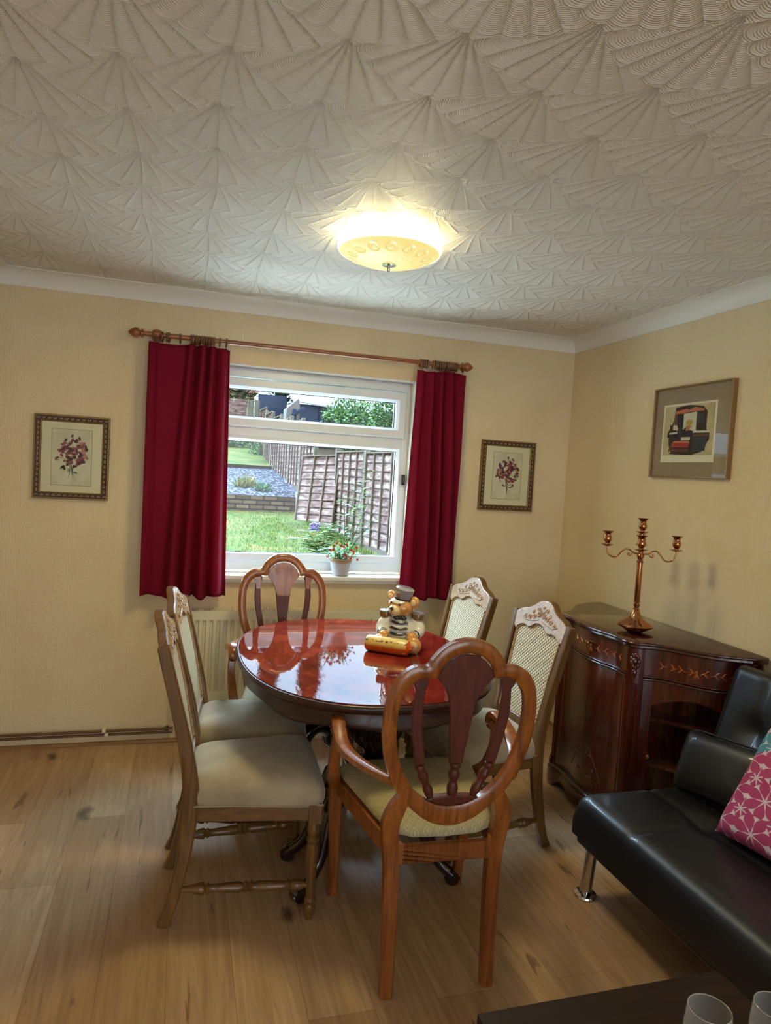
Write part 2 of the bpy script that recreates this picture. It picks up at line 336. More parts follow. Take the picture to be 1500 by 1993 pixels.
# ------------------------------------------------------------------ mesh tools
class MB:
    def __init__(s): s.v = []; s.f = []; s.mi = []; s.uv = None
    def add(s, vs, fs, mi=0):
        o = len(s.v); s.v += [tuple(v) for v in vs]; s.f += [tuple(i+o for i in f) for f in fs]; s.mi += [mi]*len(fs); return o
    def box(s, a, b, mi=0, rot=None, piv=None):
        x0, y0, z0 = a; x1, y1, z1 = b
        vs = [Vector(v) for v in ((x0,y0,z0),(x1,y0,z0),(x1,y1,z0),(x0,y1,z0),(x0,y0,z1),(x1,y0,z1),(x1,y1,z1),(x0,y1,z1))]
        if rot is not None:
            p = Vector(piv) if piv is not None else (Vector(a)+Vector(b))/2
            vs = [rot @ (v-p) + p for v in vs]
        s.add(vs, [(0,3,2,1),(4,5,6,7),(0,1,5,4),(1,2,6,5),(2,3,7,6),(3,0,4,7)], mi)
    def tube(s, path, rad, seg=12, mi=0, closed=False, up=None, ry=None, cap=True):
        P = [Vector(p) for p in path]; n = len(P)
        if isinstance(rad, (int, float)): rad = [rad]*n
        if ry is None: ry = rad
        elif isinstance(ry, (int, float)): ry = [ry]*n
        T = []
        for i in range(n):
            a = P[(i-1) % n] if (closed or i > 0) else P[i]; b = P[(i+1) % n] if (closed or i < n-1) else P[i]
            T.append((b-a).normalized())
        ref = Vector(up) if up else (Vector((0, 0, 1)) if abs(T[0].z) < .9 else Vector((1, 0, 0)))
        X = (ref - T[0]*ref.dot(T[0])).normalized(); rings = []
        for i in range(n):
            if up: X = (Vector(up) - T[i]*Vector(up).dot(T[i])).normalized()
            else: X = (X - T[i]*X.dot(T[i])).normalized()
            Y = T[i].cross(X)
            rings.append([P[i] + X*math.cos(2*PI*k/seg)*rad[i] + Y*math.sin(2*PI*k/seg)*ry[i] for k in range(seg)])
        vs = [v for r in rings for v in r]; fs = []
        m = n if closed else n-1
        for i in range(m):
            for k in range(seg):
                a = i*seg+k; b = i*seg+(k+1) % seg; c = ((i+1) % n)*seg+(k+1) % seg; d = ((i+1) % n)*seg+k
                fs.append((a, b, c, d))
        if not closed and cap:
            fs.append(tuple(range(seg))[::-1]); fs.append(tuple((n-1)*seg+k for k in range(seg)))
        s.add(vs, fs, mi)
    def rect(s, path, hw, hd, up, mi=0, ch=.25):        # sweep of a chamfered rectangle; hw along 'side', hd along up
        P = [Vector(p) for p in path]; n = len(P); up = Vector(up)
        if isinstance(hw, (int, float)): hw = [hw]*n
        if isinstance(hd, (int, float)): hd = [hd]*n
        vs = []
        for i in range(n):
            T = (P[min(i+1, n-1)]-P[max(i-1, 0)]).normalized()
            U = (up - T*up.dot(T)).normalized(); S = T.cross(U)
            c = 1-ch
            for a, b in ((1, c), (c, 1), (-c, 1), (-1, c), (-1, -c), (-c, -1), (c, -1), (1, -c)):
                vs.append(P[i] + S*a*hw[i] + U*b*hd[i])
        fs = [tuple(range(8))[::-1], tuple((n-1)*8+k for k in range(8))]
        for i in range(n-1):
            for k in range(8): fs.append((i*8+k, i*8+(k+1) % 8, (i+1)*8+(k+1) % 8, (i+1)*8+k))
        s.add(vs, fs, mi)
    def lathe(s, prof, seg=24, loc=(0, 0, 0), axis=None, mi=0, close=True):
        L = Vector(loc); A = (Vector(axis) if axis else Vector((0, 0, 1))).normalized()
        X = A.orthogonal().normalized() if axis else Vector((1, 0, 0)); Y = A.cross(X)
        vs = []; fs = []
        for r, z in prof:
            for k in range(seg):
                t = 2*PI*k/seg; vs.append(L + A*z + X*math.cos(t)*max(r, 1e-5) + Y*math.sin(t)*max(r, 1e-5))
        for i in range(len(prof)-1):
            for k in range(seg): fs.append((i*seg+k, i*seg+(k+1) % seg, (i+1)*seg+(k+1) % seg, (i+1)*seg+k))
        if close:
            fs.append(tuple(range(seg))[::-1]); fs.append(tuple((len(prof)-1)*seg+k for k in range(seg)))
        s.add(vs, fs, mi)
    def prism(s, pts, fn, d0, d1, mi=0):                # outline pts (2D) mapped by fn(a, b, depth)
        n = len(pts); vs = [fn(a, b, d0) for a, b in pts] + [fn(a, b, d1) for a, b in pts]
        fs = [tuple(range(n))[::-1], tuple(range(n, 2*n))] + [(i, (i+1) % n, n+(i+1) % n, n+i) for i in range(n)]
        s.add(vs, fs, mi)
    def grid(s, nu, nv, fn, mi=0, wrap=False):
        vs = [fn(i/(nu-1), j/(nv-1)) for j in range(nv) for i in range(nu)]
        fs = [(j*nu+i, j*nu+i+1, (j+1)*nu+i+1, (j+1)*nu+i) for j in range(nv-1) for i in range(nu-1)]
        s.add(vs, fs, mi)
    def ell(s, c, r, seg=20, rings=12, mi=0, rot=None):
        c = Vector(c); vs = []; fs = []
        for j in range(rings+1):
            ph = PI*j/rings
            for k in range(seg):
                t = 2*PI*k/seg; v = Vector((r[0]*math.sin(ph)*math.cos(t), r[1]*math.sin(ph)*math.sin(t), -r[2]*math.cos(ph)))
                if rot is not None: v = rot @ v
                vs.append(c+v)
        for j in range(rings):
            for k in range(seg): fs.append((j*seg+k, j*seg+(k+1) % seg, (j+1)*seg+(k+1) % seg, (j+1)*seg+k))
        s.add(vs, fs, mi)
    def build(s, name, mats, parent=None, smooth=40, bevel=0, bseg=2, subsurf=0, loc=None, rotz=None, uvfn=None, solid=0):
        me = bpy.data.meshes.new(name); me.from_pydata(s.v, [], s.f); me.validate()
        if not isinstance(mats, (list, tuple)): mats = [mats]
        for m in mats: me.materials.append(m)
        if len(me.polygons) == len(s.mi):
            for p, i in zip(me.polygons, s.mi): p.material_index = i
        bm = bmesh.new(); bm.from_mesh(me); bmesh.ops.remove_doubles(bm, verts=bm.verts, dist=1e-6)
        bmesh.ops.recalc_face_normals(bm, faces=bm.faces)
        if uvfn:
            ul = bm.loops.layers.uv.new('UVMap')
            for f in bm.faces:
                for l in f.loops: l[ul].uv = uvfn(l.vert.co)
        bm.to_mesh(me); bm.free()
        if smooth:
            for p in me.polygons: p.use_smooth = True
            me.set_sharp_from_angle(angle=math.radians(smooth))
        o = bpy.data.objects.new(name, me); COL.objects.link(o)
        if parent: o.parent = parent
        if loc is not None: o.location = loc
        if rotz is not None: o.rotation_euler.z = rotz
        if solid:
            m = o.modifiers.new('solid', 'SOLIDIFY'); m.thickness = solid; m.offset = 0
        if bevel:
            m = o.modifiers.new('bevel', 'BEVEL'); m.width = bevel; m.segments = bseg; m.limit_method = 'ANGLE'; m.angle_limit = math.radians(35); m.harden_normals = False
        if subsurf:
            m = o.modifiers.new('sub', 'SUBSURF'); m.levels = subsurf; m.render_levels = subsurf
        return o

def thing(name, label, cat, loc=(0, 0, 0), rotz=0, group=None):
    o = bpy.data.objects.new(name, None); COL.objects.link(o); o.empty_display_size = .05
    o.location = loc; o.rotation_euler = (0, 0, rotz); return tag(o, label, cat, group)
def tag(o, label, cat, group=None, kind=None):
    o['label'] = label; o['category'] = cat
    if group: o['group'] = group
    if kind: o['kind'] = kind
    return o
def struct(o): o['kind'] = 'structure'; return o
def copy_tree(o, parent=None):
    c = o.copy(); COL.objects.link(c)
    if parent: c.parent = parent
    for ch in [x for x in o.children]: copy_tree(ch, c)
    return c
def smooth_path(pts, n=6, closed=False):               # Catmull-Rom through the points
    P = [Vector(p) for p in pts]; out = []; m = len(P)
    rng = range(m) if closed else range(m-1)
    for i in rng:
        p0 = P[(i-1) % m] if closed else P[max(i-1, 0)]; p1 = P[i]; p2 = P[(i+1) % m]; p3 = P[(i+2) % m] if closed else P[min(i+2, m-1)]
        for k in range(n):
            t = k/n
            out.append(.5*((2*p1)+(p2-p0)*t+(2*p0-5*p1+4*p2-p3)*t*t+(3*p1-p0-3*p2+p3)*t**3))
    if not closed: out.append(P[-1])
    return out
def lerp_list(xs, n, m):                                # resample radii to match smooth_path
    out = []
    for i in range(len(xs)-1):
        for k in range(n): out.append(xs[i]+(xs[i+1]-xs[i])*k/n)
    out.append(xs[-1]); return out

# ------------------------------------------------------------------ room shell
XL, YB, H = -3.225, -6.4, 2.40
WX0, WX1, WZ0, WZ1 = -2.235, -1.018, .915, 2.058      # window opening
CV = .087
b = MB(); b.box((XL-.2, YB-.2, -.12), (.2, .3, 0)); struct(b.build('floor', M['floor'], smooth=0))
b = MB(); b.box((XL-.2, YB-.2, H), (.2, .3, H+.15)); struct(b.build('ceiling', M['ceiling'], smooth=0))
b = MB()
b.box((XL-.2, 0, 0), (WX0, .28, H)); b.box((WX1, 0, 0), (.2, .28, H)); b.box((WX0, 0, 0), (WX1, .28, WZ0)); b.box((WX0, 0, WZ1), (WX1, .28, H))
struct(b.build('wall_back', M['wall_x'], smooth=0))
b = MB(); b.box((0, YB-.2, 0), (.2, 0, H)); struct(b.build('wall_right', M['wall_y'], smooth=0))
b = MB(); b.box((XL-.2, YB-.2, 0), (XL, 0, H)); struct(b.build('wall_left', M['wall_y'], smooth=0))
FX0, FX1, FZ0, FZ1 = -3.0, -.4, .12, 2.2              # window behind the camera
b = MB()
b.box((XL, YB-.2, 0), (FX0, YB, H)); b.box((FX1, YB-.2, 0), (0, YB, H)); b.box((FX0, YB-.2, 0), (FX1, YB, FZ0)); b.box((FX0, YB-.2, FZ1), (FX1, YB, H))
struct(b.build('wall_front', M['wall_x'], smooth=0))
# plaster reveal lining of the window
b = MB(); t_ = .006
b.box((WX0-.002, .0005, WZ1-t_), (WX1+.002, .10, WZ1)); b.box((WX1-t_, .0005, WZ0), (WX1, .10, WZ1)); b.box((WX0, .0005, WZ0), (WX0+t_, .10, WZ1))
struct(b.build('trim_1', M['white_paint'], smooth=0))

# coving: concave cove with a small lip at each edge
def cove_profile():
    D, Hh = CV, H-2.3264; pts = [(0, -Hh), (.006, -Hh)]
    for k in range(9):
        a = PI/2*k/8; pts.append((.006+(D-.012)*(1-math.cos(a)), -Hh+.004+(Hh-.008)*math.sin(a)))
    pts += [(D, -.004), (D, 0), (0, 0)]
    return pts
def coving(name, p0, p1, inward, m0, m1):
    P0, P1, I = Vector(p0), Vector(p1), Vector(inward); D = (P1-P0).normalized(); b = MB(); pr = cove_profile()
    vs = []
    for P, sgn, m in ((P0, 1, m0), (P1, -1, m1)):
        for d, z in pr: vs.append(P + I*d + D*(sgn*d*m) + Vector((0, 0, z)))
    n = len(pr); fs = [tuple(range(n)), tuple(range(n, 2*n))[::-1]] + [(i, (i+1) % n, n+(i+1) % n, n+i) for i in range(n)]
    b.add(vs, fs); return struct(b.build(name, M['white_paint'], smooth=30))
coving('trim_2', (XL, 0, H), (0, 0, H), (0, -1, 0), 1, 1)
coving('trim_3', (0, 0, H), (0, YB, H), (-1, 0, 0), 1, 1)
coving('trim_4', (XL, 0, H), (XL, YB, H), (1, 0, 0), 1, 1)
# floor beading and pipe boxing
b = MB(); b.prism([(0, 0), (-.017, 0), (-.017, .006), (-.012, .014), (-.004, .019), (0, .019)], lambda a, c, d: Vector((d, a, c)), XL, 0)
struct(b.build('baseboard_back', M['beading'], smooth=30))
b = MB(); b.prism([(0, 0), (-.017, 0), (-.017, .006), (-.012, .014), (-.004, .019), (0, .019)], lambda a, c, d: Vector((a, d, c)), -6.4, -.017)
struct(b.build('baseboard_right', M['beading'], smooth=30))
b = MB(); b.box((-2.2, -.075, 0), (-.85, -.0175, .082)); b.box((-2.2, -.085, .082), (-.85, 0, .092))
struct(b.build('baseboard_boxing', M['cream_paint'], bevel=.003))

# ------------------------------------------------------------------ window in the back wall
win = struct(bpy.data.objects.new('window_1', None)); COL.objects.link(win); win.location = (0, 0, 0)
Y0, Y1 = .085, .155
def frame_bar(b, x0, x1, z0, z1, y0=Y0, y1=Y1): b.box((x0, y0, z0), (x1, y1, z1))
b = MB()
frame_bar(b, WX0+.006, WX1-.006, WZ1-.055, WZ1-.006); frame_bar(b, WX0+.006, WX1-.006, .93, .985)
frame_bar(b, WX0+.006, WX0+.055, .985, WZ1-.055); frame_bar(b, WX1-.045, WX1-.006, .985, WZ1-.055)
b.build('window_frame', M['upvc'], win, bevel=.004)
b = MB(); frame_bar(b, WX0+.055, WX1-.045, 1.675, 1.735)
b.build('transom', M['upvc'], win, bevel=.004)
def sash(name, x0, x1, z0, z1, w, y0, y1):
    b = MB(); o = [(x0, z0), (x1, z0), (x1, z1), (x0, z1)]
    def ring(d, y): return [Vector((x0+d, y, z0+d)), Vector((x1-d, y, z0+d)), Vector((x1-d, y, z1-d)), Vector((x0+d, y, z1-d))]
    rs = [ring(0, y1), ring(0, y0+.006), ring(.006, y0), ring(w-.014, y0), ring(w, y0+.016), ring(w, y1)]
    vs = [v for r in rs for v in r]; fs = []
    for i in range(len(rs)):
        j = (i+1) % len(rs)
        for k in range(4): fs.append((i*4+k, i*4+(k+1) % 4, j*4+(k+1) % 4, j*4+k))
    b.add(vs, fs); return b.build(name, M['upvc'], win, smooth=25)
LX0, LX1 = WX0+.055, WX1-.045
sash('sash', LX0-.008, LX1+.012, 1.728, 1.995, .058, .062, .14)          # top-hung upper light
sash('glazing_bead', LX0-.004, LX1+.004, .978, 1.680, .030, .078, .14)
# lower frame step under the glass
b = MB(); b.box((LX0, .074, .985), (LX1+.002, .12, 1.028)); b.build('frame_step', M['upvc'], win, bevel=.004)
def gasket(x0, x1, z0, z1):
    b = MB(); y0, y1, g = .108, .114, .006
    b.box((x0, y0, z0), (x1, y1, z0+g)); b.box((x0, y0, z1-g), (x1, y1, z1)); b.box((x0, y0, z0), (x0+g, y1, z1)); b.box((x1-g, y0, z0), (x1, y1, z1))
    b.build('gasket', M['gasket'], win, smooth=0)
for (x0, x1, z0, z1) in ((LX0+.05, LX1-.046, 1.785, 1.938), (LX0+.026, LX1-.026, 1.027, 1.651)):
    b = MB(); b.box((x0-.004, .116, z0-.004), (x1+.004, .120, z1+.004)); b.build('glass', M['glass'], win, smooth=0)
    gasket(x0-.001, x1+.001, z0-.001, z1+.001)
b = MB(); b.box((-1.052, .060, 1.455), (-1.036, .085, 1.515)); b.box((-1.048, .045, 1.47), (-1.040, .062, 1.50)); b.build('window_handle', M['gasket'], win, bevel=.002)
b = MB(); b.box((WX0-.04, -.048, .895), (WX1+.04, .10, .920)); b.box((WX0-.03, -.034, .878), (WX1+.03, .0, .896))
b.build('window_sill', M['white_paint'], win, bevel=.005)
area_light('daylight_portal_back', ((WX0+WX1)/2, .2, 1.49), (PI/2, 0, PI), WX1-WX0, WZ1-WZ0, 1, (1, 1, 1), True).rotation_euler = (-PI/2, 0, 0)
# window behind the camera: frame and glass
win2 = struct(bpy.data.objects.new('window_2', None)); COL.objects.link(win2)
b = MB()
for x0, x1, z0, z1 in ((FX0, FX1, FZ0, FZ0+.06), (FX0, FX1, FZ1-.06, FZ1), (FX0, FX0+.06, FZ0, FZ1), (FX1-.06, FX1, FZ0, FZ1), (-1.83, -1.77, FZ0, FZ1)):
    b.box((x0, YB-.15, z0), (x1, YB-.08, z1))
b.build('window_frame', M['upvc'], win2, bevel=.004)
b = MB(); b.box((FX0+.03, YB-.12, FZ0+.03), (FX1-.03, YB-.115, FZ1-.03)); b.build('glass', M['glass'], win2, smooth=0)
area_light('daylight_portal_front', ((FX0+FX1)/2, YB-.18, (FZ0+FZ1)/2), (PI/2, 0, 0), FX1-FX0, FZ1-FZ0, 1, (1, 1, 1), True)

# ------------------------------------------------------------------ radiator and pipes
rad = thing('radiator', 'cream panel radiator with vertical flutes below the window', 'radiator', (-1.655, -.05, .25))
RX0, RX1 = -2.265+1.655, -1.045+1.655
b = MB(); pts = []; x = RX0+.03; pitch = .0365
pts.append((RX0, -.045)); 
while x < RX1-.03:
    pts += [(x, -.045), (x+.005, -.034), (x+.014, -.034), (x+.019, -.045)]; x += pitch
pts.append((RX1, -.045)); pts += [(RX1, -.030), (RX0, -.030)]
b.prism(pts, lambda a, c, d: Vector((a, c, d)), .05, .435)
b.box((RX0, -.046, 0), (RX1, -.034, .05)); b.box((RX0, -.046, .435), (RX1, -.034, .475))
b.box((RX0, .03, 0), (RX1, .042, .475))
b.build('panel', M['radiator'], rad, smooth=25)
b = MB(); n = 84
b.box((RX0-.003, -.047, .472), (RX1+.003, -.034, .482)); b.box((RX0-.003, .034, .472), (RX1+.003, .046, .482))
for i in range(n+1):
    x = RX0 + (RX1-RX0)*i/n; b.box((x-.0035, -.034, .474), (x+.0035, .034, .480))
b.box((RX0, -.004, .474), (RX1, .004, .481))
b.build('top_grille', M['radiator'], rad, smooth=0)
for xa in (RX0-.004, RX1):
    b = MB(); b.box((xa, -.046, .0), (xa+.004, .044, .474)); b.build('side_panel', M['radiator'], rad, bevel=.001)
for xa in (RX0+.02, RX1-.02):
    b = MB(); b.tube([(xa, -.005, .03), (xa, -.005, -.155)], .0075, 10); b.build('supply_pipe', M['pipe'], rad)
for i, z in enumerate((.083, .062)):
    p = [(XL+.01, -.030+.006*i, z), (-2.36, -.030+.006*i, z), (-2.335, -.025, z), (-2.32, -.012, z), (-2.318, .0, z)]
    b = MB(); b.tube(smooth_path(p, 3), .0068, 10)
    o = b.build('heating_pipe', M['pipe']); tag(o, ('upper' if i == 0 else 'lower')+' brown copper pipe clipped along the foot of the window wall', 'pipe', 'heating pipes')
for i, (px, z) in enumerate(((-3.155, .083), (-3.14, .062), (-2.635, .083), (-2.622, .062))):
    b = MB(); b.box((px-.009, -.037, z-.006), (px+.009, 0, z+.010)); b.ell((px, -.034, z+.002), (.010, .006, .010), 10, 6)
    o = b.build('pipe_clip', M['clip'])
    tag(o, '%s white clip of the %s pair holding the pipes to the wall' % (('upper', 'lower')[i % 2], ('left', 'right')[i//2]), 'pipe clip', 'pipe clips')

# ------------------------------------------------------------------ curtain pole, rings, curtains
PY, PZ = -.09, 2.152
pole = thing('curtain_pole', 'long brown wooden curtain pole above the window', 'curtain pole', (-1.65, PY, PZ))
b = MB(); b.tube([(-.87, 0, -.004), (0, 0, -.0), (.87, 0, .004)], .0125, 16); b.build('pole', M['pine'], pole)
for sx in (-1, 1):
    b = MB(); b.lathe([(.012, 0), (.022, .003), (.022, .011), (.014, .014), (.018, .02), (.026, .032), (.026, .042), (.018, .058), (.008, .070), (.002, .074)], 20, (sx*.862, 0, sx*.004), (sx, 0, 0)); b.build('finial', M['pine'], pole)
    b = MB(); b.lathe([(.012, -.024), (.019, -.02), (.023, -.01), (.024, 0), (.023, .01), (.019, .02), (.012, .024)], 16, (sx*.80, 0, 0), (1, 0, 0))
    b.lathe([(.011, 0), (.013, .04), (.014, .07), (.03, .075), (.03, .089)], 16, (sx*.80, .001, 0), (0, 1, 0)); b.build('bracket', M['pine'], pole)
ring_xs = [at(px, 660, PY).x for px in (299, 316, 325, 329, 351)] + [at(372+5*k, 665, PY).x for k in range(10)] + [at(428, 668, PY).x, at(441, 670, PY).x]
ring_xr = [at(px, 708, PY).x for px in (819, 823, 827, 831)] + [at(843+4.2*k, 710, PY).x for k in range(6)] + [at(869+3.8*k, 711, PY).x for k in range(6)] + [at(901, 713, PY).x]
rb = MB(); rb.tube([(0, .021*math.cos(a), .021*math.sin(a)-.006) for a in [2*PI*k/20 for k in range(20)]], .0054, 8, closed=True)
rb.tube([(0, .004*math.cos(a), .004*math.sin(a)-.034) for a in [2*PI*k/8 for k in range(8)]], .0012, 6, closed=True)
ORDS = ['first', 'second', 'third', 'fourth', 'fifth', 'sixth', 'seventh', 'eighth', 'ninth', 'tenth', 'eleventh', 'twelfth', 'thirteenth', 'fourteenth', 'fifteenth', 'sixteenth', 'seventeenth']
ring0 = rb.build('curtain_ring', wood('ring_wood', srgb(84, 52, 28), srgb(128, 86, 48), 0, .4, .3))
for i, x in enumerate(ring_xs+ring_xr):
    o = ring0 if i == 0 else ring0.copy()
    if i: COL.objects.link(o)
    o.location = (x, PY, PZ-.001+.0046*(x+1.65)); o.rotation_euler = (0, 0, random.uniform(-.12, .12))
    left = i < len(ring_xs)
    k_ = i if left else i-len(ring_xs)
    tag(o, '%s wooden pole ring from the left over the %s crimson curtain' % (ORDS[k_], 'left' if left else 'right'), 'curtain ring', 'rings over the %s curtain' % ('left' if left else 'right'))

def curtain(name, x0t, x1t, x0b, x1b, folds, label, zt=2.112, zb=.816, seed=1):
    # folds: (u at the top, u at the hem, width, depth) of each standing fold
    nu, nv = 220, 70; rnd = random.Random(seed); ph = [rnd.uniform(0, 6) for _ in folds]
    def fn(u, v):
        x = x0t+(x1t-x0t)*u + ((x0b+(x1b-x0b)*u)-(x0t+(x1t-x0t)*u))*v; y = 0; z = zt+(zb-zt)*v
        for k, (ut, ub, wd, dp) in enumerate(folds):
            c = ut+(ub-ut)*v**.9 + .010*math.sin(3*v+ph[k]); ww = wd*(.8+.5*v); q = (u-c)/ww
            a = dp*(.75+.45*v)*(1+.15*math.sin(5*v+ph[k]))
            y += 1.45*a*math.exp(-q*q*1.5) - .75*a*math.exp(-((q-1.30)/.42)**2); x += .35*ww*(x1t-x0t)*math.tanh(q*2)*math.exp(-q*q)*.35
            z += -.012*v*math.exp(-q*q)*(1 if k % 2 else .2)
        y += .004*math.sin(u*9+v*3)+.003*math.sin(v*11+u*4)
        if v < .075: y = y*.85+.0015*(v < .07)
        z += -.005*math.sin(u*7)*(1-v)+.004*math.sin(u*23)*v
        return Vector((x, -.086-y, z))
    b = MB(); b.grid(nu, nv, fn)
    o = b.build(name, M['curtain'], smooth=80, solid=.0025); return tag(o, label, 'curtain')
c1 = curtain('curtain', -2.486, -2.086, -2.482, -2.052, [(.02, .02, .05, .010), (.52, .34, .062, .034), (.66, .52, .055, .030), (.79, .69, .052, .034), (.93, .87, .060, .026)],
    'crimson curtain hanging at the left of the window, wider of the two', seed=3)
c2 = curtain('curtain', -1.050, -.752, -1.082, -.750, [(.10, .14, .07, .018), (.30, .40, .085, .030), (.50, .60, .07, .030), (.68, .84, .10, .026)], 'narrower crimson curtain at the right of the window, behind the bear', seed=5)

# ------------------------------------------------------------------ ceiling lamp
LC = Vector((-1.590, -1.288, H))
lamp = thing('ceiling_light', 'round glass flush ceiling light glowing yellow over the dining table', 'ceiling light', LC)
b = MB(); b.lathe([(.0, -.001), (.09, -.001), (.09, -.014), (.0, -.014)], 32); b.build('ceiling_plate', M['chrome'], lamp)
b = MB()
b.lathe([(.176, -.020), (.190, -.020), (.195, -.030), (.195, -.052), (.188, -.064), (.184, -.060), (.184, -.030), (.176, -.024)], 64, close=False)
rimm = emis('lit_glass_rim', (1.0, .95, .70, 1), 3.2); b.build('glass_rim', rimm, lamp, smooth=60)
b = MB(); b.lathe([(.187, -.063), (.160, -.080), (.120, -.094), (.070, -.103), (.012, -.106), (.012, -.102), (.070, -.098), (.120, -.089), (.158, -.076), (.184, -.060)], 64, close=False)
b.build('glass_bowl', shade_mat('lit_glass_bowl', .62), lamp, smooth=60)
b = MB(); b.lathe([(0, -.104), (.027, -.106), (.027, -.109), (.006, -.111), (.006, -.126), (.004, -.130), (0, -.130)], 20); b.build('knob', M['chrome'], lamp)
b = MB(); b.tube([(0, 0, -.012), (0, 0, -.106)], .004, 8); b.build('rod', M['chrome'], lamp)
for k in range(3):
    a = 2*PI*k/3+.5
    l = bpy.data.lights.new('bulb_light', 'POINT'); l.energy = LAMP_POWER/3; l.color = LAMP_COL; l.shadow_soft_size = .03
    o = bpy.data.objects.new('bulb_light', l); COL.objects.link(o); o.parent = lamp; o.location = (.10*math.cos(a), .10*math.sin(a), -.045)
# light that the frosted glass lets through downwards
l = bpy.data.lights.new('shade_glow', 'AREA'); l.shape = 'DISK'; l.size = .34; l.energy = LAMP_POWER*2.0; l.color = LAMP_COL
o = bpy.data.objects.new('shade_glow', l); COL.objects.link(o); o.parent = lamp; o.location = (0, 0, -.135)

# ------------------------------------------------------------------ framed pictures
def poly(b, pts, off, mi, jitter=0): b.add([Vector((x, off, z)) for x, z in pts], [tuple(range(len(pts)))], mi)
def blob(b, cx, cz, rx, rz, off, mi, n=10, rough=.2, rot=0, rnd=random):
    pts = []
    for k in range(n):
        a = 2*PI*k/n; r = 1+rnd.uniform(-rough, rough); x, z = rx*r*math.cos(a), rz*r*math.sin(a)
        pts.append((cx+x*math.cos(rot)-z*math.sin(rot), cz+x*math.sin(rot)+z*math.cos(rot)))
    poly(b, pts, off, mi)
def brush(b, x0, z0, x1, z1, w, off, mi):
    d = Vector((x1-x0, z1-z0)).normalized(); n = Vector((-d.y, d.x))*w/2; mx, mz = (x0+x1)/2, (z0+z1)/2
    poly(b, [(x0, z0), (mx+n.x, mz+n.y), (x1, z1), (mx-n.x, mz-n.y)], off, mi)

